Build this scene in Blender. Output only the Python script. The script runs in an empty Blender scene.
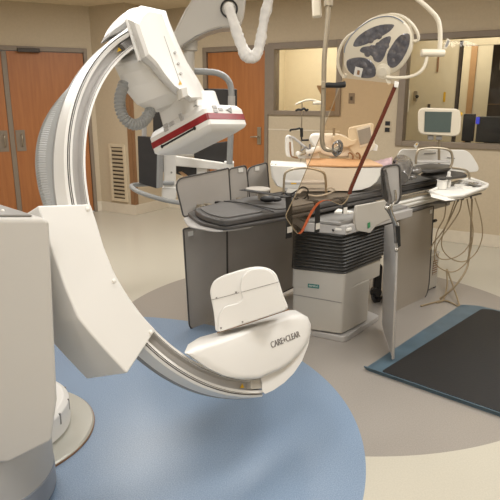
import bpy, bmesh, math, random
from mathutils import Vector as V, Matrix, Euler
random.seed(4)
SC = bpy.context.scene
COL = SC.collection
PI = math.pi

# ------------------------------------------------------------------ survey of the room (camera height, focal length) used to measure positions
F = 570.0; CAMH = 1.55; PITCH = math.atan(152.0 / F)
cp, sp = math.cos(PITCH), math.sin(PITCH)
EYE = V((0, 0, CAMH))
def ray(u, v):
    a = (u - 250) / F; b = -(v - 250) / F
    return V((a, cp + b * sp, -sp + b * cp))
def flo(u, v, z=0.0):
    d = ray(u, v); t = (z - CAMH) / d.z
    return V((d.x * t, d.y * t, z))
def at(u, v, Y):
    d = ray(u, v); t = Y / d.y
    return V((d.x * t, Y, CAMH + d.z * t))
def onplane(u, v, p0, n):
    d = ray(u, v); t = (V(p0) - EYE).dot(n) / d.dot(n)
    return EYE + d * t
def mpx(n, Y):            # metres covered by n pixels at distance Y
    return n / F * Y * 1.03

# ------------------------------------------------------------------ materials
def srgb(r, g, b):
    f = lambda c: (c / 255 / 12.92) if c / 255 <= 0.04045 else ((c / 255 + 0.055) / 1.055) ** 2.4
    return (f(r), f(g), f(b), 1)
MATS = {}
def mat(name, rgb, rough=0.5, metal=0.0, var=0.06, scale=14.0, bump=0.0, spec=0.5, coat=0.0):
    m = bpy.data.materials.new(name); m.use_nodes = True
    nt = m.node_tree; b = nt.nodes['Principled BSDF']
    c = srgb(*rgb)
    tc = nt.nodes.new('ShaderNodeTexCoord')
    nz = nt.nodes.new('ShaderNodeTexNoise'); nz.inputs['Scale'].default_value = scale; nz.inputs['Detail'].default_value = 3
    nt.links.new(tc.outputs['Object'], nz.inputs['Vector'])
    rp = nt.nodes.new('ShaderNodeValToRGB')
    rp.color_ramp.elements[0].position = 0.3; rp.color_ramp.elements[1].position = 0.7
    rp.color_ramp.elements[0].color = tuple(x * (1 - var) for x in c[:3]) + (1,)
    rp.color_ramp.elements[1].color = tuple(min(1, x * (1 + var)) for x in c[:3]) + (1,)
    nt.links.new(nz.outputs['Fac'], rp.inputs['Fac'])
    nt.links.new(rp.outputs['Color'], b.inputs['Base Color'])
    b.inputs['Roughness'].default_value = rough; b.inputs['Metallic'].default_value = metal
    b.inputs['Specular IOR Level'].default_value = spec
    b.inputs['Coat Weight'].default_value = coat
    if bump > 0:
        bp = nt.nodes.new('ShaderNodeBump'); bp.inputs['Strength'].default_value = bump; bp.inputs['Distance'].default_value = 0.01
        nt.links.new(nz.outputs['Fac'], bp.inputs['Height']); nt.links.new(bp.outputs['Normal'], b.inputs['Normal'])
    MATS[name] = m
    return m
def wood(name, c1, c2):
    m = mat(name, c1, 0.42)
    nt = m.node_tree; b = nt.nodes['Principled BSDF']
    tc = [n for n in nt.nodes if n.type == 'TEX_COORD'][0]
    mp = nt.nodes.new('ShaderNodeMapping'); mp.inputs['Scale'].default_value = (9, 9, 0.7)
    nz = [n for n in nt.nodes if n.type == 'TEX_NOISE'][0]; nz.inputs['Scale'].default_value = 3.2; nz.inputs['Detail'].default_value = 6
    nt.links.new(tc.outputs['Object'], mp.inputs['Vector']); nt.links.new(mp.outputs['Vector'], nz.inputs['Vector'])
    rp = [n for n in nt.nodes if n.type == 'VALTORGB'][0]
    rp.color_ramp.elements[0].color = srgb(*c1); rp.color_ramp.elements[1].color = srgb(*c2)
    return m
def clear(name, tint, gloss=0.06, rough=0.02):
    m = bpy.data.materials.new(name); m.use_nodes = True; nt = m.node_tree
    for n in list(nt.nodes): nt.nodes.remove(n)
    o = nt.nodes.new('ShaderNodeOutputMaterial'); t = nt.nodes.new('ShaderNodeBsdfTransparent'); g = nt.nodes.new('ShaderNodeBsdfGlossy')
    mx = nt.nodes.new('ShaderNodeMixShader'); t.inputs['Color'].default_value = tint; g.inputs['Roughness'].default_value = rough
    fr = nt.nodes.new('ShaderNodeFresnel'); fr.inputs['IOR'].default_value = 1.3
    ml = nt.nodes.new('ShaderNodeMath'); ml.operation = 'MULTIPLY'; ml.inputs[1].default_value = gloss / 0.06
    nt.links.new(fr.outputs[0], ml.inputs[0]); nt.links.new(ml.outputs[0], mx.inputs['Fac'])
    nt.links.new(t.outputs[0], mx.inputs[1]); nt.links.new(g.outputs[0], mx.inputs[2]); nt.links.new(mx.outputs[0], o.inputs['Surface'])
    MATS[name] = m
    return m
def glow(name, rgb, s):
    m = bpy.data.materials.new(name); m.use_nodes = True; b = m.node_tree.nodes['Principled BSDF']
    b.inputs['Base Color'].default_value = srgb(*rgb); b.inputs['Emission Color'].default_value = srgb(*rgb); b.inputs['Emission Strength'].default_value = s
    MATS[name] = m
    return m

mat('wall', (194, 178, 152), 0.6, var=0.03, scale=40, bump=0.04)
mat('ceiling', (222, 206, 176), 0.8, var=0.03)
mat('base_trim', (214, 203, 184), 0.35, var=0.03)
mat('frame', (133, 119, 103), 0.45, var=0.04)
mat('guard', (140, 104, 72), 0.5)
wood('door_wood', (158, 98, 52), (174, 112, 62))
mat('control_wall', (214, 202, 174), 0.7, var=0.02)
mat('control_dark', (62, 52, 44), 0.5)
mat('tan', (176, 138, 96), 0.6)
mat('white_plastic', (226, 223, 218), 0.36, var=0.012, scale=3)
mat('white_matte', (228, 224, 216), 0.55, var=0.015, scale=3)
mat('offwhite', (184, 178, 168), 0.42, var=0.02, scale=4)
mat('column_grey', (196, 192, 186), 0.45, var=0.01, scale=3)
mat('light_grey', (176, 172, 168), 0.4, var=0.03)
mat('mid_grey', (140, 137, 133), 0.4, var=0.03)
mat('hose_grey', (150, 150, 148), 0.5, var=0.04)
mat('blue_grey', (140, 146, 156), 0.4, var=0.03)
mat('line_dark', (112, 109, 106), 0.5)
mat('red', (138, 30, 36), 0.35, var=0.2, scale=25)
mat('black', (24, 23, 23), 0.5)
mat('black_gloss', (18, 18, 20), 0.18)
mat('screen', (52, 50, 50), 0.25)
mat('screen_green', (86, 98, 94), 0.25, var=0.03)
mat('bellows', (66, 64, 61), 0.45, var=0.05)
mat('shield_grey', (172, 165, 157), 0.5, var=0.05, scale=5, bump=0.15)
mat('shield_edge', (74, 70, 66), 0.6)
mat('panel_grey', (160, 151, 139), 0.5, var=0.02, scale=4)
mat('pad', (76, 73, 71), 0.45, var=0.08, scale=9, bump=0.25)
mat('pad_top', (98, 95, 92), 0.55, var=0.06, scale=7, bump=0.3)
mat('strap', (36, 34, 32), 0.7)
mat('steel', (190, 186, 178), 0.25, metal=0.9)
mat('steel_dull', (168, 156, 136), 0.38, metal=0.7)
mat('disc_metal', (190, 188, 178), 0.3, metal=0.25, var=0.05, scale=5)
mat('tag', (222, 218, 210), 0.7)
mat('teal', (40, 110, 104), 0.5)
mat('green', (60, 140, 90), 0.5)
mat('yellow', (214, 170, 40), 0.5)
mat('lid_tan', (198, 160, 122), 0.6, var=0.08, scale=5)
mat('pink', (198, 170, 172), 0.8, var=0.12, scale=30, bump=0.5)
mat('mat_black', (28, 27, 27), 0.6, var=0.12, scale=60, bump=0.1)
mat('mat_blue', (78, 98, 110), 0.45, var=0.18, scale=6)
mat('lens', (122, 119, 122), 0.14, metal=0.55, var=0.3, scale=28, bump=0.5)
mat('lamp_white', (222, 212, 192), 0.4, var=0.02)
mat('wire', (150, 132, 104), 0.5)
mat('fabric_white', (226, 222, 216), 0.75, var=0.06, scale=22, bump=0.6)
mat('wrap', (120, 116, 112), 0.16, metal=0.35, var=0.3, scale=26, bump=0.8)
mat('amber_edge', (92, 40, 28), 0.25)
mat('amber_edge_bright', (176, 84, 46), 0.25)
mat('text_grey', (130, 124, 120), 0.5)
mat('vent_white', (206, 190, 162), 0.5)
mat('vent_dark', (72, 60, 46), 0.8)
clear('glass', (0.97, 0.96, 0.93, 1), 0.05)
clear('amber', (0.965, 0.89, 0.80, 1), 0.05)
glow('led_blue', (50, 60, 190), 0.7)

# ------------------------------------------------------------------ mesh helpers (all coordinates are world coordinates)
def prism(poly, O, ax, ay, az, d0, d1):
    O, ax, ay, az = V(O), V(ax), V(ay), V(az)
    n = len(poly)
    vs = [O + ax * x + ay * y + az * d0 for x, y in poly] + [O + ax * x + ay * y + az * d1 for x, y in poly]
    fs = [tuple(range(n))[::-1], tuple(range(n, 2 * n))] + [(i, (i + 1) % n, n + (i + 1) % n, n + i) for i in range(n)]
    return vs, fs
def slab(pts, d):         # polygon of world points thickened along vector d
    pts = [V(p) for p in pts]; d = V(d); n = len(pts)
    vs = pts + [p + d for p in pts]
    fs = [tuple(range(n))[::-1], tuple(range(n, 2 * n))] + [(i, (i + 1) % n, n + (i + 1) % n, n + i) for i in range(n)]
    return vs, fs
X, Y_, Z = V((1, 0, 0)), V((0, 1, 0)), V((0, 0, 1))
def box(x, y, z, O=(0, 0, 0), ax=X, ay=Y_, az=Z):
    return prism([(x[0], y[0]), (x[1], y[0]), (x[1], y[1]), (x[0], y[1])], O, ax, ay, az, z[0], z[1])
def spline(pts, k=8, closed=False):
    pts = [V(p) for p in pts]; n = len(pts); out = []
    rng = n if closed else n - 1
    for i in range(rng):
        g = (lambda j: pts[j % n]) if closed else (lambda j: pts[max(0, min(n - 1, j))])
        a, b, c, d = g(i - 1), g(i), g(i + 1), g(i + 2)
        for s in range(k):
            t = s / k
            out.append(0.5 * ((2 * b) + (c - a) * t + (2 * a - 5 * b + 4 * c - d) * t * t + (3 * b - a - 3 * c + d) * t ** 3))
    if not closed: out.append(pts[-1])
    return out
def tube(pts, r, n=10, closed=False, flat=1.0):
    pts = [V(p) for p in pts]; m = len(pts)
    rs = r if isinstance(r, (list, tuple)) else [r] * m
    vs, fs = [], []
    up = None
    for i, p in enumerate(pts):
        a = pts[(i - 1) % m] if (closed or i > 0) else pts[i]
        b = pts[(i + 1) % m] if (closed or i < m - 1) else pts[i]
        t = (b - a).normalized()
        if up is None:
            up = t.orthogonal().normalized()
        up = (up - t * up.dot(t)).normalized()
        s = t.cross(up)
        for k in range(n):
            q = 2 * PI * k / n
            vs.append(p + (up * math.cos(q) + s * math.sin(q) * flat) * rs[i])
    for i in range(m if closed else m - 1):
        j = (i + 1) % m
        for k in range(n):
            fs.append((i * n + k, i * n + (k + 1) % n, j * n + (k + 1) % n, j * n + k))
    if not closed:
        fs.append(tuple(range(n))[::-1]); fs.append(tuple(range((m - 1) * n, m * n)))
    return vs, fs
def cyl(p0, p1, r, n=24): return tube([p0, p1], r, n)
def lathe(prof, O, axis=Z, n=48):
    O = V(O); axis = V(axis).normalized(); a = axis.orthogonal().normalized(); b = axis.cross(a)
    vs, fs = [], []
    for r, h in prof:
        for k in range(n):
            q = 2 * PI * k / n
            vs.append(O + axis * h + (a * math.cos(q) + b * math.sin(q)) * r)
    for i in range(len(prof) - 1):
        for k in range(n):
            fs.append((i * n + k, i * n + (k + 1) % n, (i + 1) * n + (k + 1) % n, (i + 1) * n + k))
    fs.append(tuple(range(n))[::-1]); fs.append(tuple(range((len(prof) - 1) * n, len(prof) * n)))
    return vs, fs
def ball(c, r, n=12, sc=(1, 1, 1), ax=X, ay=Y_, az=Z):
    vs, fs = [], []
    for i in range(n + 1):
        th = PI * (0.02 + 0.96 * i / n)
        for k in range(2 * n):
            q = PI * k / n
            vs.append(V(c) + ax * (math.sin(th) * math.cos(q) * r * sc[0]) + ay * (math.sin(th) * math.sin(q) * r * sc[1]) + az * (math.cos(th) * r * sc[2]))
    m = 2 * n
    for i in range(n):
        for k in range(m): fs.append((i * m + k, i * m + (k + 1) % m, (i + 1) * m + (k + 1) % m, (i + 1) * m + k))
    fs.append(tuple(range(m))[::-1]); fs.append(tuple(range(n * m, (n + 1) * m)))
    return vs, fs
def rrect(x0, x1, y0, y1, r, k=5):
    out = []
    for cx, cy, a0 in ((x1 - r, y1 - r, 0), (x0 + r, y1 - r, 90), (x0 + r, y0 + r, 180), (x1 - r, y0 + r, 270)):
        for i in range(k + 1):
            a = math.radians(a0 + 90 * i / k); out.append((cx + r * math.cos(a), cy + r * math.sin(a)))
    return out
def roundpoly(pts, r, k=4):  # 2D or 3D polygon with rounded corners
    pts = [V(p) for p in pts]; n = len(pts); out = []
    for i in range(n):
        a, b, c = pts[i - 1], pts[i], pts[(i + 1) % n]
        rr = r[i] if isinstance(r, (list, tuple)) else r
        if rr <= 0: out.append(b); continue
        d1 = min(rr, (a - b).length * .45); d2 = min(rr, (c - b).length * .45)
        p = b + (a - b).normalized() * d1; q = b + (c - b).normalized() * d2
        for s in range(k + 1):
            t = s / k; out.append(p * (1 - t) ** 2 + b * 2 * t * (1 - t) + q * t * t)
    return out
def loft(rings, caps=True):
    n = len(rings[0]); vs, fs = [], []
    for r in rings: vs += [V(p) for p in r]
    for i in range(len(rings) - 1):
        for k in range(n): fs.append((i * n + k, i * n + (k + 1) % n, (i + 1) * n + (k + 1) % n, (i + 1) * n + k))
    if caps: fs.append(tuple(range(n))[::-1]); fs.append(tuple(range((len(rings) - 1) * n, len(rings) * n)))
    return vs, fs
def merge(*gs):
    vs, fs = [], []
    for v, f in gs:
        o = len(vs); vs += list(v); fs += [tuple(i + o for i in t) for t in f]
    return vs, fs

def root(o):
    while o.parent: o = o.parent
    return o
def part(name, g, m, parent=None, bevel=0.0, smooth=35, fm=None, seg=3, sub=0, label=None):
    vs, fs = g
    me = bpy.data.meshes.new(name)
    if parent is not None: L = root(parent).location.copy()
    else:
        xs = [v.x for v in vs]; ys = [v.y for v in vs]; zs = [v.z for v in vs]
        L = V(((min(xs) + max(xs)) / 2, (min(ys) + max(ys)) / 2, min(zs)))
    me.from_pydata([tuple(V(v) - L) for v in vs], [], fs)
    ms = m if isinstance(m, (list, tuple)) else [m]
    for k in ms: me.materials.append(MATS[k])
    if fm:
        for i, p in enumerate(me.polygons): p.material_index = fm[i]
    bm = bmesh.new(); bm.from_mesh(me)
    bmesh.ops.recalc_face_normals(bm, faces=bm.faces)
    bm.to_mesh(me); bm.free()
    for p in me.polygons: p.use_smooth = True
    me.set_sharp_from_angle(angle=math.radians(smooth))
    o = bpy.data.objects.new(name, me); COL.objects.link(o)
    if parent is not None: o.parent = parent
    else: o.location = L
    if bevel > 0:
        b = o.modifiers.new('bevel', 'BEVEL'); b.width = bevel; b.segments = seg; b.limit_method = 'ANGLE'; b.angle_limit = math.radians(34)
        b.harden_normals = True
    if sub:
        s = o.modifiers.new('sub', 'SUBSURF'); s.levels = sub; s.render_levels = sub
    if label: o['label'] = label
    return o
def tag(o, label, cat, group=None):
    o['label'] = label; o['category'] = cat
    if group: o['group'] = group
    return o
def thing(name, label, cat, loc, group=None):
    o = bpy.data.objects.new(name, None); COL.objects.link(o); o.location = V(loc); o.empty_display_size = 0.1
    return tag(o, label, cat, group)
def struct(o, label=None, cat=None):
    o['kind'] = 'structure'
    if label: o['label'] = label
    if cat: o['category'] = cat
    return o
def text(name, body, m, parent, O, ax, ay, size, depth=0.0008, fit=None):
    cu = bpy.data.curves.new(name, 'FONT'); cu.body = body; cu.size = size; cu.extrude = depth; cu.align_x = 'CENTER'; cu.align_y = 'CENTER'
    tmp = bpy.data.objects.new('tmp', cu); COL.objects.link(tmp)
    dg = bpy.context.evaluated_depsgraph_get()
    me = bpy.data.meshes.new_from_object(tmp.evaluated_get(dg))
    bpy.data.objects.remove(tmp)
    ax, ay = V(ax).normalized(), V(ay).normalized(); az = ax.cross(ay)
    L = root(parent).location
    w = max(v.co.x for v in me.vertices) - min(v.co.x for v in me.vertices)
    s = fit / w if fit else 1
    for v in me.vertices:
        v.co = V(O) + ax * v.co.x * s + ay * v.co.y + az * v.co.z - L
    me.materials.clear(); me.materials.append(MATS[m])
    o = bpy.data.objects.new(name, me); COL.objects.link(o); o.parent = parent
    return o

# ================================================================== THE ROOM
# room axes: E1 runs along the back wall to the right, E2 runs away from the camera towards it
E1 = V((.8546, -.5193, 0)); E2 = V((.5193, .8546, 0))
def R(a, b, z=0): return E1 * a + E2 * b + Z * z
BW = 6.43; CH = 2.70
P = [R(1.5, BW), R(-5.31, BW), R(-5.31, 5.73), R(-5.94, 5.73)]
D3 = V((math.sin(math.radians(62)), math.cos(math.radians(62)), 0))      # door wall, running away to the right
N3 = V((D3.y, -D3.x, 0))                                                 # its normal, into the room
P.append(P[3] - D3 * 4.2); P.append(V((-5.8, -2.2, 0))); P.append(V((4.9, -2.2, 0)))
def floormat():
    m = mat('floor', (200, 190, 168), 0.26, var=0.03, scale=50)
    nt = m.node_tree; b = nt.nodes['Principled BSDF']; lk = nt.links
    geo = nt.nodes.new('ShaderNodeNewGeometry')
    def mask(cx, cy, r):
        s = nt.nodes.new('ShaderNodeVectorMath'); s.operation = 'DISTANCE'; s.inputs[1].default_value = (cx, cy, 0)
        lk.new(geo.outputs['Position'], s.inputs[0])
        k = nt.nodes.new('ShaderNodeMath'); k.operation = 'LESS_THAN'; k.inputs[1].default_value = r
        lk.new(s.outputs['Value'], k.inputs[0]); return k.outputs[0]
    def speck(c0, c1, sc, lo, hi):
        n = nt.nodes.new('ShaderNodeTexNoise'); n.inputs['Scale'].default_value = sc; n.inputs['Detail'].default_value = 2
        lk.new(geo.outputs['Position'], n.inputs['Vector'])
        r = nt.nodes.new('ShaderNodeValToRGB'); e = r.color_ramp.elements
        e[0].position = lo; e[1].position = hi; e[0].color = srgb(*c0); e[1].color = srgb(*c1)
        lk.new(n.outputs['Fac'], r.inputs['Fac']); return r.outputs['Color']
    cream = speck((190, 184, 169), (196, 190, 175), 140, .35, .65)
    grey = speck((149, 142, 134), (159, 152, 144), 160, .35, .7)
    blue = speck((118, 138, 162), (144, 162, 184), 200, .35, .7)
    m1 = nt.nodes.new('ShaderNodeMixRGB'); m2 = nt.nodes.new('ShaderNodeMixRGB')
    lk.new(mask(.5655, 3.7814, 1.5555), m1.inputs[0]); lk.new(cream, m1.inputs[1]); lk.new(grey, m1.inputs[2])
    lk.new(mask(-.9822, 2.4165, 1.5095), m2.inputs[0]); lk.new(m1.outputs[0], m2.inputs[1]); lk.new(blue, m2.inputs[2])
    lk.new(m2.outputs[0], b.inputs['Base Color'])
floormat()
struct(part('floor', slab([p.copy() for p in P], (0, 0, -.1)), 'floor'), 'polished cream floor with inlaid blue and grey circles', 'floor')
struct(part('ceiling', slab([p + Z * CH for p in P], (0, 0, .1)), 'ceiling'), 'plain pale beige ceiling', 'ceiling')

# back wall with a door opening and two window openings
DL, DR = -4.628, -3.655          # door frame outside edges
W1L, W1R, W1B, W1T = -3.655, -2.665, 1.345, 2.195
W2L, W2R, W2B, W2T = -1.985, .55, 1.032, 2.205
def bwbox(a0, a1, z0, z1, b0=BW, b1=BW + .12): return box((a0, a1), (b0, b1), (z0, z1), ax=E1, ay=E2)
struct(part('wall_back', merge(bwbox(-5.43, DL, 0, CH), bwbox(DL, DR, 2.185, CH), bwbox(W1L, W1R, 0, W1B), bwbox(W1L, W1R, W1T, CH),
       bwbox(W1R, W2L, 0, CH), bwbox(W2L, W2R, 0, W2B), bwbox(W2L, W2R, W2T, CH), bwbox(W2R, 1.62, 0, CH)), 'wall'), 'tan back wall with an orange door and two framed windows', 'wall')
struct(part('wall_niche', merge(box((-5.43, -5.31), (5.83, BW), (0, CH), ax=E1, ay=E2)), 'wall'), 'short tan return wall beside the vent wall', 'wall')
struct(part('wall_vent', merge(box((-5.98, -5.31), (5.73, 5.83), (0, CH), ax=E1, ay=E2)), 'wall'), 'narrow tan wall carrying the louvred vent', 'wall')
DW = 2.12                         # double door wall; local coordinate s measured back from the corner
def lw(s0, s1, z0, z1, d0=-.12, d1=0): return box((s0, s1), (d0, d1), (z0, z1), O=P[3], ax=-D3, ay=N3)
struct(part('wall_left', merge(lw(-.06, .072, 0, CH), lw(2.13, 4.2, 0, CH), lw(.072, 2.13, 2.175, CH)), 'wall'), 'tan wall holding the orange double doors', 'wall')
def wallseg(name, a, b, lab):
    d = (b - a).normalized(); n = V((d.y, -d.x, 0))
    struct(part(name, box((0, (b - a).length), (0, .12), (0, CH), O=a, ax=d, ay=n), 'wall'), lab, 'wall')
wallseg('wall_side', P[5], P[4], 'tan side wall left of the frame'); wallseg('wall_front', P[6], P[5], 'tan wall behind the camera'); wallseg('wall_right', P[0], P[6], 'tan wall right of the frame')
# skirting
struct(part('baseboard_back', merge(bwbox(-5.31, DL, 0, .135, BW - .012, BW), bwbox(DR, 1.5, 0, .135, BW - .012, BW)), 'base_trim', bevel=.004), 'pale coved skirting along the back wall', 'skirting')
struct(part('baseboard_vent', box((-5.94, -5.30), (5.718, 5.73), (0, .14), ax=E1, ay=E2), 'base_trim', bevel=.004), 'pale coved skirting under the vent', 'skirting')
struct(part('baseboard_niche', box((-5.31, -5.298), (5.718, BW), (0, .14), ax=E1, ay=E2), 'base_trim', bevel=.004), 'pale coved skirting on the return wall', 'skirting')
struct(part('baseboard_left', merge(lw(-.0, .072, 0, .14, 0, .012), lw(2.13, 4.2, 0, .14, 0, .012)), 'base_trim', bevel=.004), 'pale skirting beside the double doors', 'skirting')
struct(part('trim_1', merge(box((-5.375, -5.298), (5.722, 5.73), (.145, 1.75), ax=E1, ay=E2), box((-5.31, -5.302), (5.722, 5.79), (.145, 1.75), ax=E1, ay=E2)), 'guard'), 'brown corner guard right of the vent', 'corner guard')

# double doors on the left
d1 = bpy.data.objects.new('door_1', None); COL.objects.link(d1); d1.location = P[3] - D3 * 1.09
struct(tag(d1, 'pair of orange wooden doors behind the imaging arm', 'door'))
part('door_frame', merge(lw(.066, .112, 0, 2.18, -.09, .02), lw(2.088, 2.135, 0, 2.18, -.09, .02), lw(.112, 2.088, 2.125, 2.18, -.09, .02)), 'frame', d1, bevel=.004)
for s0, s1, nm in ((.116, 1.058, 'leaf'), (1.122, 2.084, 'leaf')):
    lf = part('door_leaf', lw(s0, s1, .01, 2.12, -.06, -.015), 'door_wood', d1, bevel=.003)
    hs = (1.0, 1.0) if s0 < 1 else (1.18, 1.18)
    a0 = .93 if s0 < 1 else 1.14
    pp = part('push_plate', lw(a0, a0 + .115, .88, 1.15, -.016, -.009), 'frame', lf, bevel=.002)
    part('pull_grip', tube(spline([P[3] - D3 * (a0 + .045) + N3 * q + Z * z for z, q in ((.94, -.01), (.96, .03), (1.02, .04), (1.08, .03), (1.1, -.01))], 5), .007, 8), 'steel_dull', pp)
part('astragal', lw(1.06, 1.12, .01, 2.12, -.06, -.004), 'frame', d1, bevel=.003)
part('door_closer', lw(.66, .93, 2.105, 2.155, .0, .06), 'control_dark', d1, bevel=.008)

# single door in the back wall
d2 = bpy.data.objects.new('door_2', None); COL.objects.link(d2); d2.location = R(-4.1, BW)
struct(tag(d2, 'single orange wooden door in the back wall', 'door'))
part('door_frame', merge(bwbox(DL, DL + .06, 0, 2.185, BW - .02, BW + .1), bwbox(DR - .03, DR + .02, 0, 2.185, BW - .02, BW + .1), bwbox(DL + .06, DR - .03, 2.125, 2.185, BW - .02, BW + .1)), 'frame', d2, bevel=.004)
lf = part('door_leaf', bwbox(DL + .065, DR - .035, .01, 2.12, BW + .01, BW + .055), 'door_wood', d2, bevel=.003)
hp = part('lock_plate', bwbox(-3.80, -3.745, .97, 1.19, BW - .002, BW + .01), 'steel_dull', lf, bevel=.004)
part('lever_handle', tube(spline([R(-3.77, BW, 1.07), R(-3.77, BW - .05, 1.07), R(-3.80, BW - .055, 1.07), R(-3.87, BW - .05, 1.065)], 5), .009, 8), 'steel_dull', hp)

def window(name, L_, R_, B_, T_, lab, fw=.085, inner=.075):
    w = bpy.data.objects.new(name, None); COL.objects.link(w); w.location = R((L_ + R_) / 2, BW, B_)
    struct(tag(w, lab, 'window'))
    part('window_frame', merge(bwbox(L_, L_ + fw, B_, T_, BW - .025, BW + .12), bwbox(R_ - fw * .75, R_, B_, T_, BW - .025, BW + .12),
         bwbox(L_ + fw, R_ - fw * .75, T_ - inner, T_, BW - .025, BW + .12), bwbox(L_ + fw, R_ - fw * .75, B_, B_ + .055, BW - .025, BW + .12)), 'frame', w, bevel=.004)
    part('glass_pane', bwbox(L_ + fw, R_ - fw * .75, B_ + .055, T_ - inner, BW + .05, BW + .058), 'glass', w)
window('window_1', W1L + .02, W1R, W1B, W1T, 'smaller framed window beside the orange door')
window('window_2', W2L, W2R, W2B, W2T, 'large framed control room window on the right', .075, .06)
struct(part('trim_2', bwbox(W1L + .02, W1R, 1.16, 1.175, BW - .006, BW), 'base_trim'), 'thin rail strip under the smaller window', 'trim')

# vent grille
vg = thing('air_vent', 'white louvred air grille low on the narrow wall', 'air vent', R(-5.575, 5.73, .19))
part('vent_back', box((-5.69, -5.455), (5.722, 5.73), (.2, .93), ax=E1, ay=E2), 'vent_dark', vg)
part('vent_frame', merge(*[box(x, (5.702, 5.73), z, ax=E1, ay=E2) for x, z in (((-5.72, -5.68), (.17, .95)), ((-5.465, -5.425), (.17, .95)), ((-5.68, -5.465), (.17, .21)), ((-5.68, -5.465), (.91, .95)))]), 'vent_white', vg, bevel=.004)
for i in range(13):
    z = .225 + i * .053
    part('louvre', prism([(0, 0), (.018, .03), (.018, .037), (0, .007)], R(-5.685, 5.724, z), -E2, Z, E1, 0, .225), 'vent_white', vg)

# control rooms behind the glass
B1 = 9.2
struct(part('floor_control', box((-4.4, 2.0), (BW + .12, B1 + .6), (-.1, 0), ax=E1, ay=E2), 'floor'), 'floor of the rooms behind the windows', 'floor')
struct(part('ceiling_control', box((-4.4, 2.0), (BW + .12, B1 + .6), (CH, CH + .1), ax=E1, ay=E2), 'ceiling'), 'ceiling of the rooms behind the windows', 'ceiling')
struct(part('wall_control_back', merge(box((-4.3, -2.25), (8.1, 8.2), (0, CH), ax=E1, ay=E2), box((-2.25, 1.9), (B1, B1 + .1), (0, CH), ax=E1, ay=E2)), 'control_wall'), 'cream far wall of the lit rooms behind the glass', 'wall')
struct(part('wall_control_divider', box((-2.4, -2.3), (BW + .12, B1), (0, CH), ax=E1, ay=E2), 'control_wall'), 'cream wall dividing the rooms behind the glass', 'wall')
struct(part('wall_control_left', box((-4.4, -4.3), (BW + .12, 8.2), (0, CH), ax=E1, ay=E2), 'control_wall'), 'cream left wall of the room behind the smaller window', 'wall')
struct(part('wall_control_right', box((1.9, 2.0), (BW + .12, B1), (0, CH), ax=E1, ay=E2), 'control_wall'), 'right wall of the control room', 'wall')
def bplane(u, v, b): return onplane(u, v, E2 * b, E2)
# cream partition inside the control room with lit opening on its right
PB = 7.35
aL = bplane(404, 90, PB).dot(E1); aR = bplane(456, 90, PB).dot(E1)
cw = thing('partition_panel', 'cream door panel with a lock seen through the large window', 'door panel', R((aL + aR) / 2, PB, 0))
part('panel', box((aL - .5, aR), (PB, PB + .05), (0, CH - .001), ax=E1, ay=E2), 'control_wall', cw)
part('edge_strip', box((aR, aR + .035), (PB - .01, PB + .06), (0, 2.2), ax=E1, ay=E2), 'control_dark', cw)
def onpanel(u0, u1, v0, v1, b, th, m, nm, par):
    a = bplane(u0, v1, b); c = bplane(u1, v0, b)
    return part(nm, box((a.dot(E1), c.dot(E1)), (b - th, b), (a.z, c.z), ax=E1, ay=E2), m, par, bevel=.002)
onpanel(413.5, 417.5, 91, 101, PB, .02, 'steel_dull', 'lock_plate', cw)
part('lock_knob', ball(bplane(417, 96.5, PB - .03), .02), 'black', cw)
onpanel(443, 446, 92, 102, PB, .01, 'yellow', 'warning_tag', cw)
onpanel(436.5, 439.5, 57, 72, PB, .012, 'guard', 'slot_plate', cw)
onpanel(427.5, 430.5, 104, 109, PB, .012, 'control_dark', 'hook', cw)
onpanel(408, 410, 90, 112, PB, .03, 'white_matte', 'edge_guide', cw)
# far lit wall details
a0 = bplane(468, 90, B1).dot(E1); a1 = bplane(474, 90, B1).dot(E1)
struct(part('trim_3', box((a0, a1), (B1 - .03, B1), (0, 2.35), ax=E1, ay=E2), 'tan'), 'tan strip on the lit wall beyond the control room', 'trim')
dk0 = bplane(489, 90, 8.2).dot(E1)
hz = bplane(470, 45.5, PB).z
part('header', box((aR, aR + 1.4), (PB, PB + .05), (hz, CH - .001), ax=E1, ay=E2), 'control_wall', cw)
tc_ = thing('tall_cabinet', 'tall dark brown cabinet at the right edge behind the large window', 'cabinet', R(dk0 + .5, 8.4, 0))
part('body', box((dk0, dk0 + 1.2), (8.2, 8.9), (0, 2.45), ax=E1, ay=E2), 'control_dark', tc_, bevel=.004)
part('door_seam', box((dk0 + .0, dk0 + 1.2), (8.19, 8.2), (1.47, 1.475), ax=E1, ay=E2), 'tan', tc_)
part('handle', box((dk0 + .10, dk0 + .12), (8.17, 8.2), (1.9, 2.02), ax=E1, ay=E2), 'steel_dull', tc_)
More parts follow.
